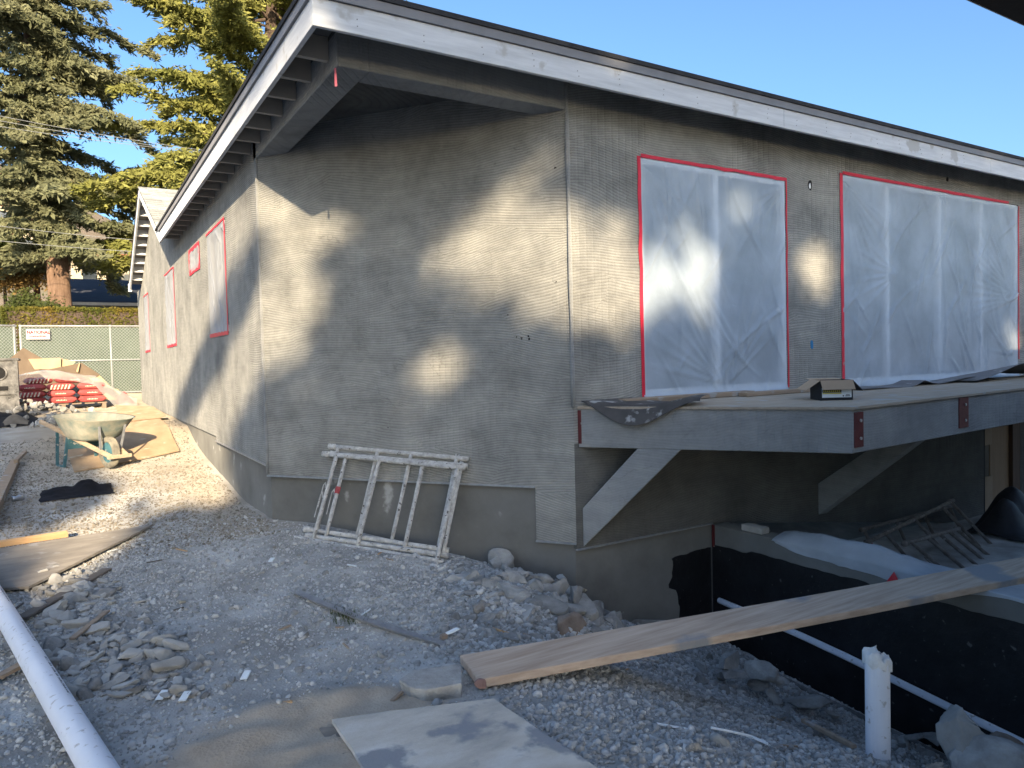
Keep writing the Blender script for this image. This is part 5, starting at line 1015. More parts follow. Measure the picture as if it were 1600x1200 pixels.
# ------------------------------------------------------------------ wheelbarrow
wb = thing('wheelbarrow', (0.40, 10.80, gh(0.40, 10.80) + 0.035), 'mortar-caked blue wheelbarrow with wooden handles standing on tan plywood', 'wheelbarrow', rot=(0, 0, math.radians(24)), local=True)
def ring(cx, cy, z, a, b_, n=28, p=3.2, tilt=0.0):
    res = []
    for i in range(n):
        t_ = 2 * math.pi * i / n; c_, s_ = math.cos(t_), math.sin(t_); res.append((cx + a * math.copysign(abs(c_) ** (2 / p), c_), cy + b_ * math.copysign(abs(s_) ** (2 / p), s_), z + tilt * s_))
    return res
mb = MB(); nr = 28
rings = [ring(0, .44, .365, .22, .27, tilt=.012), ring(0, .42, .40, .265, .33, tilt=.012), ring(0, .40, .53, .325, .45, tilt=.02), ring(0, .38, .655, .375, .55, tilt=.035), ring(0, .38, .668, .395, .575, tilt=.035), ring(0, .38, .662, .372, .545, tilt=.035), ring(0, .42, .42, .255, .32, tilt=.012), ring(0, .44, .385, .21, .26, tilt=.012)]
for q in rings: mb.v += q
for k in range(len(rings) - 1): mb.f += [(k * nr + i, k * nr + (i + 1) % nr, (k + 1) * nr + (i + 1) % nr, (k + 1) * nr + i) for i in range(nr)]
mb.f += [tuple(range(nr))[::-1], tuple((len(rings) - 1) * nr + i for i in range(nr))]
make('tray', mb, M['tray'], wb, smooth=True)
for s_ in (-1, 1):
    make('handle', MB().beam((s_ * .10, -.24, .17), (s_ * .30, 1.22, .60), .042, .05), M['handle_wood'], wb, bevel=.006)
    make('tray_brace', MB().beam((s_ * .125, -.03, .22), (s_ * .165, -.105, .56), .028, .012, (0, 1, 0)), M['galv'], wb)
    lg = make('leg', MB().beam((s_ * .225, .62, .42), (s_ * .27, .66, .0), .035, .02, (0, 1, 0)).beam((s_ * .27, .66, .012), (s_ * .25, .90, .012), .035, .018).beam((s_ * .25, .90, .012), (s_ * .25, .86, .46), .035, .02, (0, 1, 0)), M['blue_paint'], wb)
mb = MB(); mb.hexa([(-.235, .60, .24), (.235, .60, .24), (.235, .612, .24), (-.235, .612, .24)], [(-.225, .60, .40), (.225, .60, .40), (.225, .612, .40), (-.225, .612, .40)]); make('leg_panel', mb, M['blue_paint'], wb)
make('nose_bar', MB().beam((-.15, -.255, .165), (.15, -.255, .165), .05, .045), M['handle_wood'], wb, bevel=.006)
tyre = MB(); nn2 = 30
prof = [(.135, -.035), (.175, -.052), (.20, -.036), (.208, 0), (.20, .036), (.175, .052), (.135, .035)]
for i in range(nn2):
    t_ = 2 * math.pi * i / nn2
    for (rad, xo) in prof: tyre.v.append((xo, rad * math.cos(t_), .205 + rad * math.sin(t_) - 0.0))
kq = len(prof); tyre.f = [(i * kq + j, i * kq + (j + 1) % kq, ((i + 1) % nn2) * kq + (j + 1) % kq, ((i + 1) % nn2) * kq + j) for i in range(nn2) for j in range(kq)]
wh = make('wheel', tyre, M['tyre'], wb, smooth=True); make('rim', MB().tube([(-.03, 0, .205), (.03, 0, .205)], .134, 20), M['blue_paint'], wh)
make('axle', MB().tube([(-.13, 0, .205), (.13, 0, .205)], .011, 8), M['galv'], wb)

# ------------------------------------------------------------------ heap of materials by the fence
zg = gh(0, 19.6)
pal = thing('pallet', (-0.15, 19.6, zg), 'wooden pallet carrying the red cement bags', 'pallet', local=True)
for k in range(7): make('deck_board', MB().box((-.86 + .255 * k, -.42, .115), (-.86 + .255 * k + .19, .5, .137)), M['lumber_grey'], pal)
for xx in (-.84, .0, .80): make('stringer', MB().box((xx - .04, -.42, .0), (xx + .04, .5, .114)), M['lumber_grey'], pal)
def bag(loc, rz, label, seed):
    o = thing('cement_bag', loc, label, 'cement bag', 'red cement bags on the pallet', (0, 0, rz), local=True); mb = MB(); n_ = 14; r = np.random.default_rng(seed)
    def S(u, v):
        e = max(0, 1 - abs(u) ** 5) ** .5 * max(0, 1 - abs(v) ** 4) ** .5; return 0.078 * e
    us = np.linspace(-1, 1, n_); P = [[(u * .285 * (1 - .04 * v * v), v * .20 * (1 - .05 * u * u), .078 + S(u, v) + .008 * float(fbm(np.array([u * 2 + seed]), np.array([v * 2.]), 2)[0])) for u in us] for v in us]
    Q = [[(u * .285 * (1 - .04 * v * v), v * .20 * (1 - .05 * u * u), .078 - S(u, v) * .9) for u in us[::-1]] for v in us]
    mb.sheet(P); mb.sheet(Q); make('sack', mb, M['red_bag'], o, smooth=True)
    if seed % 4 == 1:
        mb = MB()
        for k in range(6):
            x0 = -.20 + .068 * k; mb.sheet([[(x0 + .035 * q, -.2 * (1 - .04) * (0.99) - .006, .03 + .1 * q), (x0 + .028 + .035 * q, -.2 * .96 * .99 - .006, .03 + .1 * q)] for q in np.linspace(0, 1, 4)])
        make('printed_stripe', mb, M['stripe'], o)
    else:
        mb = MB()
        for k in range(7): mb.box((-.10 + .03 * k, -.203, .07), (-.08 + .03 * k, -.197, .088 + .008 * (k % 2)))
        make('printed_stripe', mb, M['stripe'], o)
    return o
cols = ['left', 'middle', 'right']; rows_ = ['bottom', 'second', 'top']
for c_ in range(3):
    for k in range(3):
        for dep in range(2):
            bag((-0.75 + .585 * c_ + rng.normal(0, .015), 19.40 + .41 * dep, zg + .139 + .150 * k), rng.normal(0, .11), ('red cement bag in the %s layer of the %s column, ' % (rows_[k], cols[c_])) + ('facing the wheelbarrow' if dep == 0 else 'in the back row'), 3 * c_ + k + dep)
for c_, xx in enumerate((-.62, .0)): bag((xx, 19.55, zg + .139 + .45), .12 + .3 * c_, 'red cement bag lying askew on top of the pile, ' + ('on the left' if c_ == 0 else 'on the right'), 5 + 2 * c_)
P = []
for i in range(44):
    s_ = i / 43; xx = -1.42 + 2.75 * s_; row = []
    topz = .139 + .60 + .16 * math.exp(-((s_ - .35) / .2) ** 2) - 1.0 * max(0, s_ - .70) ** .8 * 1.5 - .6 * max(0, .14 - s_) * 4
    for j in range(26):
        q = j / 25
        if q < .55: yy = 20.1 - .85 * q / .55; zz = topz
        else:
            f_ = (q - .55) / .45; hang = (.16 + .75 * max(0, s_ - .66) * 2.2 + .30 * max(0, .3 - s_) * 2) ; yy = 19.25 - .10 * f_ - .1 * math.sin(s_ * 20) * f_; zz = topz - hang * f_
        wv = .07 * float(fbm(np.array([s_ * 9]), np.array([q * 6]), 3)[0]); row.append((xx, yy + wv, max(zz + wv, .02) + zg))
    P.append(row)
tag(make('plastic_cover', MB().sheet(P), plastic_mat('cover_poly', .42, (.62, .60, .58), .35), None, smooth=True), 'torn clear plastic cover over the red cement bags', 'plastic sheet')
def panel(name, pts, Y, th, mat_, label, tilt=0.0, cat='fibreboard', group='fibreboard sheets behind the bags'):
    f_ = [at(px, py, 'Y', Y) for px, py in pts]; z0 = min(q[2] for q in f_); f_ = [q + np.array((0, (q[2] - z0) * tilt, 0)) for q in f_]; n_ = len(f_); mb = MB()
    mb.add(f_ + [q + np.array((0, th, 0)) for q in f_], [tuple(range(n_))[::-1], tuple(range(n_, 2 * n_))] + [(i, (i + 1) % n_, (i + 1) % n_ + n_, i + n_) for i in range(n_)]); return tag(make(name, mb, mat_, None), label, cat, group)
panel('fibreboard', [(10, 612), (12, 562), (36, 543), (66, 560), (98, 577), (98, 612)], 21.2, .02, M['card_dark'], 'dark brown fibreboard sheet with a peaked top behind the red bags', .12)
panel('fibreboard', [(44, 561), (95, 559), (95, 577), (54, 577)], 20.7, .03, M['card_tan'], 'tan fibreboard strip standing in front of the peaked sheet', .3)
panel('fibreboard', [(95, 560), (118, 565), (106, 578), (95, 578)], 20.8, .02, M['card_tan'], 'small tan fibreboard flap right of the tan strip', .4)
panel('fibreboard', [(70, 578), (128, 567), (156, 585), (140, 600), (100, 604)], 20.6, .02, M['card_dark'], 'dark fibreboard sheet sloping down to the right behind the plastic cover', .15)
panel('fibreboard', [(119, 580), (124, 567), (125, 568), (122, 582)], 20.55, .05, M['card_tan'], 'upright tan fibreboard edge on the dark sloping sheet', .1)
panel('fibreboard', [(134, 588), (154, 584), (175, 606), (160, 603)], 20.4, .02, M['card_tan'], 'tan fibreboard sheet with a slanting edge right of the bags', .9)
panel('fibreboard', [(155, 626), (158, 607), (185, 608), (196, 627)], 21.6, .02, M['card_tan'], 'tan fibreboard sheet flat on the ground beside the red crumpled bag', .6)
rb = crumple('crumpled_bag', (1.13, 20.6), (.22, .2), M['red_bag'], 'crumpled empty red bag by the foot of the fence', 'bag', 12, [(0, 0, .28, .7)], n=18)
# machine at the left edge
mc = thing('mortar_machine', (-1.32, 17.4, gh(-1.3, 17.4) + .08), 'mortar-splashed machine housing with a round port at the left edge', 'machine', local=True)
mb = MB(); mb.box((-.5, 0, .42), (.42, .7, 1.10)); make('housing', mb, M['machine'], mc, bevel=.03, seg=2)
make('port', MB().tube([(.12, -.02, .86), (.12, .02, .86)], .12, 18), M['rubber'], mc); make('port_ring', MB().tube([(.12 + .135 * math.cos(t_), -.015, .86 + .135 * math.sin(t_)) for t_ in np.linspace(0, 2 * math.pi, 22)], .018, 6, cap=False), M['machine'], mc)
make('lid', MB().box((-.53, -.04, 1.102), (.46, .74, 1.15)), M['machine'], mc, bevel=.01); make('corner_post', MB().box((.36, -.03, .1), (.44, -.001, 1.10)), M['machine'], mc); make('skid', MB().box((-.5, .05, .0), (.42, .13, .42)), M['machine'], mc); make('latch', MB().box((-.1, -.03, .52), (.26, -.001, .60)), M['rubber'], mc)
crumple('black_tarp', (-1.0, 16.5), (.52, .50), M['tarp'], 'black tarp crumpled in front of the mortar machine', 'tarp', 15, [(-.3, .1, .22, .6), (.4, .1, .20, .45)])
crumple('brown_tarp', (-.92, 16.3), (.22, .24), M['tarp_brown'], 'dusty brown bag lying on the black tarp', 'bag', 17, [(0, .1, .18, .9)], n=24)

# ------------------------------------------------------------------ chain-link fence
def fence(a, b_, z0, z1, posts, label, sign=False):
    a = np.array(a, float); b_ = np.array(b_, float); Lf = np.linalg.norm(b_ - a); d = (b_ - a) / Lf; n_ = np.array([d[1], -d[0]])
    f_ = thing('chain_link_fence', (*a, z0), label, 'fence')
    pt = lambda u, z, o=0.0: (*(a + d * u + n_ * o), z)
    for u in posts: make('post', MB().tube([pt(u, z0 - .12), pt(u, z1 + .03)], .024, 9), M['wire'], f_, smooth=True)
    for zz in (z0 + .03, (z0 + z1) / 2, z1): make('rail', MB().tube([pt(0, zz, .03), pt(Lf, zz, .03)], .019, 8), M['wire'], f_, smooth=True)
    mb = MB(); H = z1 - z0; st = .085
    for sg in (1, -1):
        k = -int(H / st) - 1
        while k * st < Lf + H:
            u0 = k * st; ua, ub = u0, u0 + sg * H; za, zb_ = z0, z1
            if sg < 0: ua, ub = u0 + 0, u0 - H
            lo, hi = 0.0, 1.0
            for lim, sgn in ((0, 1), (Lf, -1)):
                den = ub - ua; tt = (lim - ua) / den
                if sgn == 1: lo, hi = (max(lo, tt), hi) if den > 0 else (lo, min(hi, tt))
                else: lo, hi = (lo, min(hi, tt)) if den > 0 else (max(lo, tt), hi)
            if hi - lo > .01:
                q0 = pt(ua + (ub - ua) * lo, za + (zb_ - za) * lo, .05 + .004 * sg); q1 = pt(ua + (ub - ua) * hi, za + (zb_ - za) * hi, .05 + .004 * sg); mb.tube([q0, q1], .0032, 4, cap=False)
            k += 1
    tag(make('wire_mesh', mb, M['wire'], f_), None, None, None, 'stuff')
    P = [[pt(u, z, -.03 + .02 * math.sin(u * 3 + z)) for u in np.linspace(0, Lf, 30)] for z in np.linspace(z0 + .02, z1 - .04, 8)]
    make('windscreen', MB().sheet(P), M['screen'], f_, smooth=True)
    return f_, pt
fn, fpt = fence((-1.10, 23.0), (2.4, 23.0), 0.86, 2.74, [0.03, 2.10], 'chain-link fence panel with green windscreen and a red and white sign')
fence((-2.9, 22.0), (-1.16, 22.92), 0.86, 2.74, [0.03, 1.92], 'chain-link fence panel at an angle at the far left, without a sign')
sg = thing('fence_sign', (-0.67, 22.92, 2.38), 'small white sign with red lettering wired to the chain-link fence', 'sign', local=True)
make('plate', MB().box((-.27, -.012, 0), (.25, 0, .27)), M['sign_white'], sg)
def text_part(txt, size, x0, z0_, mat_, parent, name='lettering', sx=1.0):
    cu = bpy.data.curves.new('t', 'FONT'); cu.body = txt; cu.size = size; cu.extrude = .002; cu.offset = .004; to = bpy.data.objects.new('t', cu); C.objects.link(to)
    dg = bpy.context.evaluated_depsgraph_get(); me = bpy.data.meshes.new_from_object(to.evaluated_get(dg)); bpy.data.objects.remove(to); me.materials.clear(); me.materials.append(mat_)
    o = bpy.data.objects.new(name, me); C.objects.link(o); o.parent = parent; o.location = (x0, -.0145, z0_); o.rotation_euler = (math.pi / 2, 0, 0); o.scale = (sx, 1, 1); ORG[o.name] = np.zeros(3); return o
text_part('NATIONAL', .115, -.255, .15, M['sign_red'], sg, sx=.88)
mb = MB(); xx = -.20
while xx < .18: ww = random.uniform(.012, .03); mb.box((xx, -.0145, .065), (xx + ww, -.0122, .065 + random.uniform(.03, .045))); xx += ww + .008
make('small_print', mb, M['sign_red'], sg)

# ------------------------------------------------------------------ leaves, trees, background
def quads(cen, ax, nrm, ln, wd):
    """leaf quads: centre, long axis, normal, length, width (arrays)"""
    ax = ax / np.linalg.norm(ax, axis=1)[:, None]; sd = np.cross(nrm, ax); sd /= np.linalg.norm(sd, axis=1)[:, None] + 1e-9
    a_ = ax * (ln / 2)[:, None]; s_ = sd * (wd / 2)[:, None]; V = np.stack([cen - a_ - s_ * .5, cen - a_ * .1 - s_, cen + a_, cen - a_ * .1 + s_], 1).reshape(-1, 3); n_ = len(cen); return V, np.arange(4 * n_).reshape(n_, 4)
def limb_tree(name, label, trunk, rad, limbs, mat_, bark, seed, tuft=(.24, .085), dens=1.0, group=None, droop=.12, flat=.35, keep=None):
    r = np.random.default_rng(seed); base = np.array(trunk[0]); root = thing(name, tuple(base), label, 'tree', group)
    tk = MB(); tk.tube(trunk, rad, 12); lm = MB(); cs = []; axs = []; nr_ = []; lns = []
    for (z, az, ln, rise) in limbs:
        zs = [q[2] for q in trunk]; k = max(i for i in range(len(zs)) if zs[i] <= z) if z > zs[0] else 0; k = min(k, len(zs) - 2); f_ = (z - zs[k]) / (zs[k + 1] - zs[k]); p0 = np.array(trunk[k]) * (1 - f_) + np.array(trunk[k + 1]) * f_
        dh = np.array([math.cos(az), math.sin(az), 0]); pts = [p0 + dh * ln * t_ + np.array([0, 0, rise * ln * t_ - droop * ln * t_ ** 2]) + r.normal(0, .05 * ln * t_, 3) for t_ in np.linspace(0, 1, 6)]
        lm.tube(pts, [.012 * ln * (1 - .85 * t_) + .010 for t_ in np.linspace(0, 1, 6)], 5, cap=False)
        nb = int(ln * 6.5 * dens)
        for t_ in r.uniform(.12, 1.0, nb):
            i = min(4, int(t_ * 5)); q = pts[i] + (pts[i + 1] - pts[i]) * (t_ * 5 - i); sgn = r.choice([-1, 1]); a2 = az + sgn * r.uniform(.35, 1.3) * (1.05 - .5 * t_); bl_ = r.uniform(.35, .95) * (.35 + .22 * ln * (1.1 - t_)); bd_ = np.array([math.cos(a2), math.sin(a2), r.normal(-.12, .16)])
            nt_ = max(4, int(bl_ * 15)); tt = r.uniform(0, 1, nt_) ** .8; c = q + bd_ * (bl_ * tt)[:, None] + np.stack([r.normal(0, .07, nt_), r.normal(0, .07, nt_), r.normal(-.03, .06, nt_) - .22 * bl_ * tt ** 2], 1)
            a3 = bd_ + r.normal(0, .55, (nt_, 3)) + np.array([0, 0, -.15]); cs.append(c); axs.append(a3); nr_.append(np.array([-.15, -.75, .55]) + r.normal(0, flat + .25, (nt_, 3))); lns.append(tuft[0] * r.uniform(.6, 1.4, nt_))
    cs = np.concatenate(cs); axs = np.concatenate(axs); nr_ = np.concatenate(nr_); lns = np.concatenate(lns)
    if keep is not None:
        kk = keep(cs); cs, axs, nr_, lns = cs[kk], axs[kk], nr_[kk], lns[kk]
    V, F = quads(cs, axs, nr_, lns, lns * tuft[1] / tuft[0] * r.uniform(.7, 1.4, len(lns)))
    make('trunk', tk, bark, root, smooth=True); make('limb', lm, bark, root, smooth=True); fast_obj('crown', V, F, mat_, root); return root
r5 = np.random.default_rng(77)
tr1 = [(-.15, 34, 1.6), (-.22, 34, 4.5), (-.27, 34, 7), (-.62, 34, 10), (-.72, 34, 13), (-.85, 34, 17), (-.95, 34, 22), (-1, 34, 26)]
lim = []
for z in np.arange(6.0, 25.5, .27):
    for _ in range(2): lim.append((z + r5.uniform(-.2, .2), r5.uniform(0, 2 * math.pi), float(np.clip((5.0 - (z - 6) * .10) * r5.uniform(.5, 1.1), .8, 5.4)), r5.uniform(-.08, .14)))
for z in np.arange(7.0, 25, .22): lim.append((z + r5.uniform(-.1, .1), -math.pi / 2 + r5.uniform(-.7, .7), r5.uniform(1.3, 2.8), r5.uniform(-.25, .05)))
limb_tree('cedar_tree', 'tall grey-green cedar with a bare red-brown lower trunk at the left', tr1, [.46, .40, .36, .30, .25, .2, .12, .04], lim, M['cedar_grey'], M['bark'], 51, tuft=(.25, .07), dens=7.5, droop=.24)
c2 = at(400, 300, 'Y', 31.5); tx = c2[0]
tr2 = [(tx, 31.5, 1.4), (tx + .1, 31.5, 6), (tx + .4, 31.5, 11), (tx + .9, 31.6, 16), (tx + 1.2, 31.6, 22)]
lim = []
for z in np.arange(3.2, 21, .25):
    for _ in range(2): lim.append((z + r5.uniform(-.2, .2), r5.uniform(0, 2 * math.pi), float(np.clip((8.4 - abs(z - 9) * .24) * r5.uniform(.45, 1.05), 1.2, 8.6)), r5.uniform(-.05, .2)))
def keep2(c):
    q = project(c); return ~((q[:, 0] > 140) & (q[:, 0] < 222) & (q[:, 1] < 125 + 6 * np.sin(q[:, 0] * .3)) & (q[:, 0] < 190 + 25 * np.sin(q[:, 1] * .11)))
limb_tree('cedar_tree', 'broad golden-green cedar rising behind the house roof', tr2, [.45, .40, .33, .22, .08], lim, M['cedar_gold'], M['bark_dark'], 52, tuft=(.25, .075), dens=6.5, droop=.14, keep=keep2)
def leaf_mass(name, label, cat, loc, fn_pts, mat_, n, size, seed, core=None, stems=None, group=None):
    r = np.random.default_rng(seed); root = thing(name, loc, label, cat, group); c = fn_pts(r, n); a_ = r.normal(0, 1, (len(c), 3)); n_ = r.normal(0, 1, (len(c), 3)); ln = size * r.uniform(.6, 1.4, len(c)); V, F = quads(c, a_, n_, ln, ln * .62); fast_obj('foliage', V, F, mat_, root)
    if core: make('inner_growth', core, M['bark_dark'], root)
    if stems: make('trunk', stems, M['bark_dark'], root, smooth=True)
    return root
# clipped hedge
def hed(r, n):
    x_ = r.uniform(-1.72, 3.6, n); f_ = r.integers(0, 3, n); y_ = np.where(f_ == 0, 26.72 + np.abs(r.normal(0, .06, n)), r.uniform(26.7, 27.7, n)); z_ = np.where(f_ == 0, r.uniform(1.3, 3.46, n), 3.46 + r.normal(0, .035, n)); x_ = np.where(f_ == 2, -1.7 + np.abs(r.normal(0, .06, n)), x_); z_ = np.where(f_ == 2, r.uniform(1.3, 3.46, n), z_); return np.stack([x_, y_, z_], 1)
leaf_mass('clipped_hedge', 'clipped yellow-green hedge along the back of the chain-link fence', 'hedge', (0.9, 27.2, 1.2), hed, M['hedge'], 26000, .075, 61, MB().box((-1.66, 26.8, 1.0), (3.6, 27.6, 3.40)))
def blob_pts(c, rad, k=14, seed=0):
    rr = np.random.default_rng(seed); cl = np.array(c) + rr.normal(0, .5, (k, 3)) * np.array(rad)
    return lambda r, n: cl[r.integers(0, k, n)] + r.normal(0, .26, (n, 3)) * np.array(rad)
q = at(30, 432, 'Y', 36); leaf_mass('autumn_tree', 'small tree turning orange left of the big trunk', 'tree', (q[0], 36, 2.2), blob_pts((q[0], 36, 5.6), (1.1, .9, 1.0), 16, 1), M['autumn'], 9000, .13, 62, stems=MB().tube([(q[0], 36, 2), (q[0], 36, 4), (q[0] + .2, 36, 5.6)], [.1, .08, .04], 7))
q = at(5, 405, 'Y', 37.5); leaf_mass('green_tree', 'small green tree behind the orange one at the left edge', 'tree', (q[0], 37.5, 2.3), blob_pts((q[0], 37.5, 6.6), (1.0, .8, .9), 14, 2), M['green_leaf'], 7000, .13, 63, stems=MB().tube([(q[0], 37.5, 2), (q[0], 37.5, 6)], [.1, .05], 7))
q = at(42, 474, 'Y', 30); leaf_mass('dark_shrub', 'low dark green shrub showing above the left end of the hedge', 'shrub', (q[0], 30, 1.5), blob_pts((q[0], 30, 3.6), (.7, .5, .55), 12, 3), M['green_leaf'], 5000, .09, 64, stems=MB().tube([(q[0], 30, 1.3), (q[0], 30, 3.4)], [.06, .03], 6))
# bungalow behind the hedge
bz = 4.68; bh = thing('bungalow', (1.5, 40, 2.4), 'low bungalow with a dark slate roof and white gutter behind the hedge', 'house')
mb = MB(); mb.hexa([(-1.15, 40.3, 2.0), (9, 40.3, 2.0), (9, 48, 2.0), (-1.15, 48, 2.0)], [(-1.15, 40.3, bz - .05), (9, 40.3, bz - .05), (9, 48, bz - .05), (-1.15, 48, bz - .05)]); mb.add([(-1.15, 40.3, bz - .05), (-1.15, 44.2, 6.05), (-1.15, 48, bz - .05)], [(2, 1, 0)]); make('wall', mb, M['grey_wall'], bh)
mb = MB(); mb.hexa([(-.62, 39.8, bz), (9.3, 39.8, bz), (9.3, 44.2, 6.22), (-.62, 44.2, 6.22)], [(-.62, 39.8, bz + .08), (9.3, 39.8, bz + .08), (9.3, 44.2, 6.30), (-.62, 44.2, 6.30)]); mb.hexa([(-.62, 44.2, 6.22), (9.3, 44.2, 6.22), (9.3, 48.3, bz), (-.62, 48.3, bz)], [(-.62, 44.2, 6.30), (9.3, 44.2, 6.30), (9.3, 48.3, bz + .08), (-.62, 48.3, bz + .08)]); make('roof', mb, M['navy_roof'], bh)
make('gutter', MB().box((-1.1, 39.66, bz - .09), (9.3, 39.795, bz + .05)), M['white'], bh); make('window', MB().box((-1.0, 40.25, 3.6), (-.3, 40.297, 4.5)), M['glass'], bh); make('downpipe', MB().box((-.72, 39.9, 2.2), (-.64, 39.98, bz - .09)), M['white'], bh)
mb = MB(); q = at(57, 440, 'Y', 38); mb.tube([(q[0], 38, 2), (q[0], 38, at(57, 396, 'Y', 38)[2])], .13, 10); tag(make('utility_pole', mb, M['rust_pole'], None, smooth=True), 'short red-brown pole left of the grey bungalow wall', 'pole')
q = at(39, 450, 'Y', 39); q2 = at(39, 436, 'Y', 39)[2]; ck = thing('brick_chimney', (q[0], 39, 2.3), 'stubby orange brick chimney among the autumn leaves', 'chimney')
make('stack', MB().box((q[0] - .16, 38.85, 2.2), (q[0] + .16, 39.15, q2)), M['brick_red'], ck); make('cap', MB().box((q[0] - .2, 38.8, q2 + .002), (q[0] + .2, 39.2, q2 + .07)), M['brick_red'], ck)
cr = thing('cream_building', (3.5, 62, 3), 'cream coloured building glimpsed behind the cedar trunk', 'building'); a_ = at(112, 432, 'Y', 62); b2 = at(200, 404, 'Y', 62)
make('wall', MB().box((a_[0], 62, 2), (b2[0] + 3, 70, b2[2])), M['cream_wall'], cr); make('roof', MB().box((a_[0] - .4, 61.5, b2[2] + .002), (b2[0] + 3.4, 70.5, b2[2] + .25)), M['brick_red'], cr)
for k in range(3): make('window', MB().box((a_[0] + .7 + 1.6 * k, 61.94, b2[2] - 1.9), (a_[0] + 1.6 + 1.6 * k, 61.995, b2[2] - .7)), M['glass'], cr)
gw = thing('white_fence', (-2.6, 29, 1.5), 'white rail fence at the far left edge beside the hedge', 'fence')
for k in range(6): make('picket', MB().box((-3.2 + .22 * k, 29, 1.3), (-3.2 + .22 * k + .14, 29.04, 3.55)), M['white'], gw)
make('rail', MB().box((-3.3, 29.045, 3.3), (-1.9, 29.085, 3.4)), M['white'], gw)
# hillside with houses
hx = np.linspace(-420, 260, 90); hy = np.linspace(110, 620, 60); HX, HY = np.meshgrid(hx, hy)
HZ = 112 * np.exp(-((HX + 90) / 170) ** 2) * np.clip((HY - 110) / 300, 0, 1) ** .9 + 14 * fbm(HX / 40, HY / 40, 4) * np.clip((HY - 110) / 60, 0, 1) + 1.0
R3, K3 = HX.shape; i3 = (np.arange(R3 - 1)[:, None] * K3 + np.arange(K3 - 1)[None]).ravel()
tag(fast_obj('hillside', np.stack([HX.ravel(), HY.ravel(), HZ.ravel()], 1), np.stack([i3, i3 + 1, i3 + K3 + 1, i3 + K3], 1), M['hill'], smooth=True), 'dry scrubby hillside beyond the trees', kind='structure')
def hz_at(x_, y_):
    i = np.argmin(abs(hy - y_)); j = np.argmin(abs(hx - x_)); return HZ[i, j]
for k, (px, Y, lab) in enumerate(((14, 170, 'white hillside house nearest the left edge, glimpsed through branches'), (40, 185, 'pale hillside house glimpsed above the autumn tree'), (8, 230, 'pale hillside house higher up at the left edge'))):
    q = at(px, 400, 'Y', Y); z_ = hz_at(q[0], Y); hh = thing('hillside_house', (q[0], Y, z_), lab, 'house')
    make('wall', MB().box((q[0] - 4, Y - 4, z_ - 3), (q[0] + 4, Y + 4, z_ + 4)), M['white'] if k == 0 else M['cream_wall'], hh); mb = MB(); mb.hexa([(q[0] - 4.5, Y - 4.5, z_ + 4.01), (q[0] + 4.5, Y - 4.5, z_ + 4.01), (q[0] + 4.5, Y + 4.5, z_ + 4.01), (q[0] - 4.5, Y + 4.5, z_ + 4.01)], [(q[0] - 4.5, Y - .2, z_ + 6), (q[0] + 4.5, Y - .2, z_ + 6), (q[0] + 4.5, Y + .2, z_ + 6), (q[0] - 4.5, Y + .2, z_ + 6)]); make('roof', mb, M['brick_red'], hh); make('window', MB().box((q[0] - 2, Y - 4.06, z_ + 1), (q[0] + 1.5, Y - 4.01, z_ + 2.6)), M['glass'], hh)
# overhead cables
for k, ((xa, ya), (xb, yb), lab) in enumerate((((-40, 172), (230, 222), 'topmost cable of the upper bundle crossing the grey cedar'), ((-40, 180), (230, 226), 'middle cable of the upper bundle crossing the grey cedar'), ((-40, 190), (230, 229), 'lowest cable of the upper bundle crossing the grey cedar'), ((-40, 347), (225, 376), 'upper cable of the lower pair in front of the cedar trunk'), ((-40, 371), (225, 394), 'lower cable of the lower pair in front of the cedar trunk'))):
    a_ = at(xa, ya, 'Y', 29); b2 = at(xb, yb, 'Y', 29.5); dv = b2 - a_; a_ = a_ - dv * 1.2; b2 = b2 + dv * 1.0; pts = [a_ + (b2 - a_) * t_ - np.array((0, 0, .35 * 4 * (t_ - t_ * t_) - .30)) for t_ in np.linspace(0, 1, 24)]
    tag(make('overhead_cable', MB().tube(pts, .009, 5), M['cable'], None), lab, 'cable', 'overhead cables')

# ------------------------------------------------------------------ the building the picture is taken from, and unseen trees with crowns shaped to shade the site
nb_ = thing('neighbouring_building', (3.5, -1.0, 0), 'dark eave of the neighbouring building showing in the upper right corner', 'building')
EY = 1.058; EX = 1.75; EZ = 2.50
mb = MB(); mb.box((EX, -1.2, EZ + .001), (12, EY, EZ + .05)); make('eave_board', mb, M['house_dark'], nb_)
make('drip_edge', MB().box((EX, EY + .001, EZ + .0015), (12, EY + .004, EZ + .07)), M['sign_white'], nb_)
make('wall', MB().box((1.9, -6.5, -1.0), (12, -1.0, EZ - .01)), M['cream_wall'], nb_)  # unseen wall, kept pale to bounce skylight onto the site
mb = MB(); mb.hexa([(1.6, -7, EZ + .06), (12, -7, EZ + .06), (12, -1.0, EZ + .06), (1.6, -1.0, EZ + .06)], [(1.7, -3.6, EZ + .6), (12, -3.6, EZ + .6), (12, -3.4, EZ + .6), (1.7, -3.4, EZ + .6)]); make('roof', mb, M['roof'], nb_)
make('patio_roof', MB().box((EX, -.99, EZ + .052), (12, EY - .01, EZ + .08)), M['roof'], nb_)

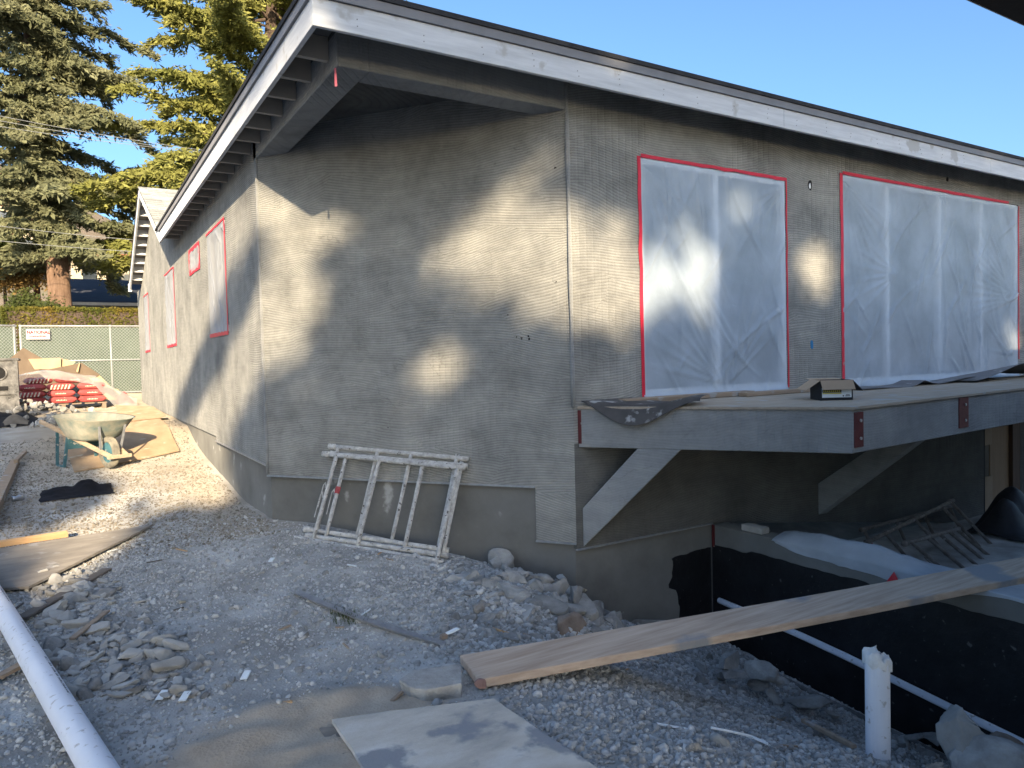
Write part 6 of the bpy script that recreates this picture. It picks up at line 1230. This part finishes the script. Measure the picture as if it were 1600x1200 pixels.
def inpoly(q, poly):
    x_, y_ = q[:, 0], q[:, 1]; ins = np.zeros(len(q), bool); n_ = len(poly)
    for i in range(n_):
        (xa, ya), (xb, yb) = poly[i], poly[(i + 1) % n_]
        if ya == yb: continue
        ins ^= ((ya > y_) != (yb > y_)) & (x_ < (xb - xa) * (y_ - ya) / (yb - ya) + xa)
    return ins
LIT_FRONT = [[(880, 345), (940, 320), (1000, 305), (1000, 525), (950, 550), (880, 550)], [(1000, 395), (1050, 375), (1095, 340), (1130, 375), (1130, 440), (1105, 480), (1060, 505), (1000, 515)], [(1240, 375), (1290, 365), (1325, 430), (1315, 485), (1270, 480), (1235, 435)], [(1130, 285), (1175, 275), (1185, 340), (1140, 365)], [(470, 0), (580, 0), (560, 75), (470, 60)], [(523, 70), (650, 95), (720, 165), (523, 115)], [(1562, 510), (1595, 500), (1595, 545), (1570, 550)]]
SOFT_FRONT = [[(1000, 350), (1050, 315), (1120, 290), (1165, 350), (1170, 455), (1125, 520), (1060, 550), (1000, 545)], [(885, 290), (1000, 280), (1010, 330), (885, 370)], [(650, 95), (890, 165), (720, 165)]]
LIT_CUT = [[(380, 240), (530, 305), (575, 290), (575, 345), (520, 385), (480, 415), (380, 420)], [(380, 400), (490, 400), (520, 450), (480, 545), (440, 600), (380, 640)], [(670, 400), (735, 325), (790, 265), (850, 205), (910, 170), (910, 530), (850, 520), (780, 500), (700, 470)], [(598, 618), (632, 545), (700, 524), (768, 538), (752, 600), (660, 624)]]
SOFT_CUT = [[(560, 280), (910, 165), (910, 560), (660, 500), (560, 420)], [(390, 390), (560, 390), (520, 580), (390, 660)]]
DARK_SIDE = [[(402, 385), (402, 430), (372, 500), (325, 590), (292, 650), (276, 645), (310, 560), (350, 470), (384, 408)], [(404, 590), (420, 830), (330, 830), (362, 745), (385, 650)]]
LIT_GROUND = [[(92, 640), (110, 630), (240, 628), (310, 680), (352, 742), (300, 752), (238, 768), (212, 788), (230, 812), (158, 935), (50, 955), (-10, 900), (0, 825), (90, 805), (150, 792), (152, 765), (138, 742), (118, 695)]]
SR = np.array([3.0, 5.0, 2.0]); e1 = np.cross(SUN, (0, 0, 1)); e1 /= np.linalg.norm(e1); e2 = np.cross(e1, SUN); e2 *= np.sign(e2[2])
def sun_target(Pp):
    """where the sun ray through each point meets the site: surface code (1 front, 2 cut corner, 3 side, 4 ground, 0 none) and pixel"""
    n_ = len(Pp); best = np.full(n_, 1e9); code = np.zeros(n_, int)
    def upd(t_, ok, c): 
        k = ok & (t_ > 0) & (t_ < best); best[k] = t_[k]; code[k] = c
    t_ = (YR - Pp[:, 1]) / SUN[1]; H = Pp + SUN * t_[:, None]; upd(t_, (H[:, 0] > P2[0]) & (H[:, 2] < 3.75) & (H[:, 2] > -1.2), 1)
    t_ = (4.298 - Pp[:, 1]) / SUN[1]; H = Pp + SUN * t_[:, None]; upd(t_, (H[:, 0] > 1.3) & (H[:, 2] < 3.80) & (H[:, 2] > 3.553), 1)
    t_ = (YR - Pp[:, 1]) / SUN[1]; H = Pp + SUN * t_[:, None]; upd(t_, (H[:, 0] > XL) & (H[:, 2] < 3.7) & (H[:, 2] > 3.48), 1)
    n3 = np.array([*CHN, 0]); t_ = (np.array([*P1, 0]) - Pp) @ n3 / (SUN @ n3); H = Pp + SUN * t_[:, None]; u = (H[:, :2] - P1) @ CH; upd(t_, (u > 0) & (u < CHL) & (H[:, 2] < 3.5) & (H[:, 2] > -.5), 2)
    t_ = (XL - Pp[:, 0]) / SUN[0]; H = Pp + SUN * t_[:, None]; upd(t_, (H[:, 1] > P1[1]) & (H[:, 1] < 20.9) & (H[:, 2] < 3.6) & (H[:, 2] > 0), 3)
    t_ = (0.05 - Pp[:, 2]) / SUN[2]
    for _ in range(4): H = Pp + SUN * t_[:, None]; t_ = (gz(H[:, 0], H[:, 1]) - Pp[:, 2]) / SUN[2]
    H = Pp + SUN * t_[:, None]; upd(t_, (H[:, 1] < 24) & (H[:, 1] > 1.0) & (H[:, 0] > -6), 4)
    H = Pp + SUN * np.where(best < 1e8, best, 0)[:, None]; return code, project(H), H
def shades(Pp):
    """true where foliage at this point throws its shade on something that is in shade in the photograph"""
    code, q, H = sun_target(Pp); ok = np.zeros(len(Pp), bool)
    thin = np.random.default_rng(4).random(len(Pp)) < 0.5
    ok |= (code == 1) & ~np.any([inpoly(q, s_) for s_ in LIT_FRONT], axis=0) & ~(thin & np.any([inpoly(q, s_) for s_ in SOFT_FRONT], axis=0)); ok |= (code == 2) & ~np.any([inpoly(q, s_) for s_ in LIT_CUT], axis=0) & ~(thin & np.any([inpoly(q, s_) for s_ in SOFT_CUT], axis=0))
    ok |= (code == 3) & np.any([inpoly(q, s_) for s_ in DARK_SIDE], axis=0)
    vis = (q[:, 0] > -30)
    ok |= (code == 4) & ~np.any([inpoly(q, s_) for s_ in LIT_GROUND], axis=0) & (H[:, 1] < 17.6) & ((H[:, 0] < 0.6) | (H[:, 1] < 8))
    return ok
def shade_mask_tree(label, a0, a1, dist, seed, n):
    r = np.random.default_rng(seed); am = (a0 + a1) / 2; base = SR - SUN * dist + e1 * am; base = np.array([base[0], base[1], float(gz(base[0], base[1]))])
    root = thing('shade_mask_tree', tuple(base), label, 'tree', 'unseen trees shaped to shade the site')
    a_ = r.uniform(a0, a1, n); b2 = r.uniform(-4.6, 3.2, n); Pp = SR - SUN * (dist + r.normal(0, 1.1, n))[:, None] + e1 * a_[:, None] + e2 * b2[:, None]; Pp = Pp[(Pp[:, 2] > 1.0)]
    Pp = Pp[shades(Pp)]; k = 5; c = np.repeat(Pp, k, 0) + r.normal(0, .10, (len(Pp) * k, 3)); ax_ = r.normal(0, 1, c.shape); n_ = -SUN + r.normal(0, .45, c.shape); ln = r.uniform(.16, .30, len(c)); V, F = quads(c, ax_, n_, ln, ln * .7); fast_obj('crown', V, F, M['green_leaf'], root)  # crown cut so its gaps throw the wanted sun patches
    hgt = float(np.max(Pp[:, 2])) if len(Pp) else 8; tk = MB(); tk.tube([base, base + (0.1, 0, 2.2), base + (0, 0.1, 4)], [.26, .21, .17], 9); make('trunk', tk, M['bark_dark'], root, smooth=True); lm = MB()
    sel = Pp[r.choice(len(Pp), min(14, len(Pp)), replace=False)]
    for q in sel: lm.tube([base + (0, .1, 3.9), base * .5 + q * .5 + (0, 0, .5), q], [.09, .05, .015], 5, cap=False)
    make('limb', lm, M['bark_dark'], root, smooth=True)
for k, (a0, a1, d_2, lab) in enumerate(((-9.5, -3.5, 27, 'unseen tree with its crown shaped to shade the site, farthest right'), (-4.2, .4, 25, 'unseen tree with its crown shaped to shade the site, right of the middle'), (-.3, 4.2, 28, 'unseen tree with its crown shaped to shade the site, left of the middle'), (3.6, 9.5, 26, 'unseen tree with its crown shaped to shade the site, farthest left'))):
    shade_mask_tree(lab, a0, a1, d_2, 90 + k, 5200)
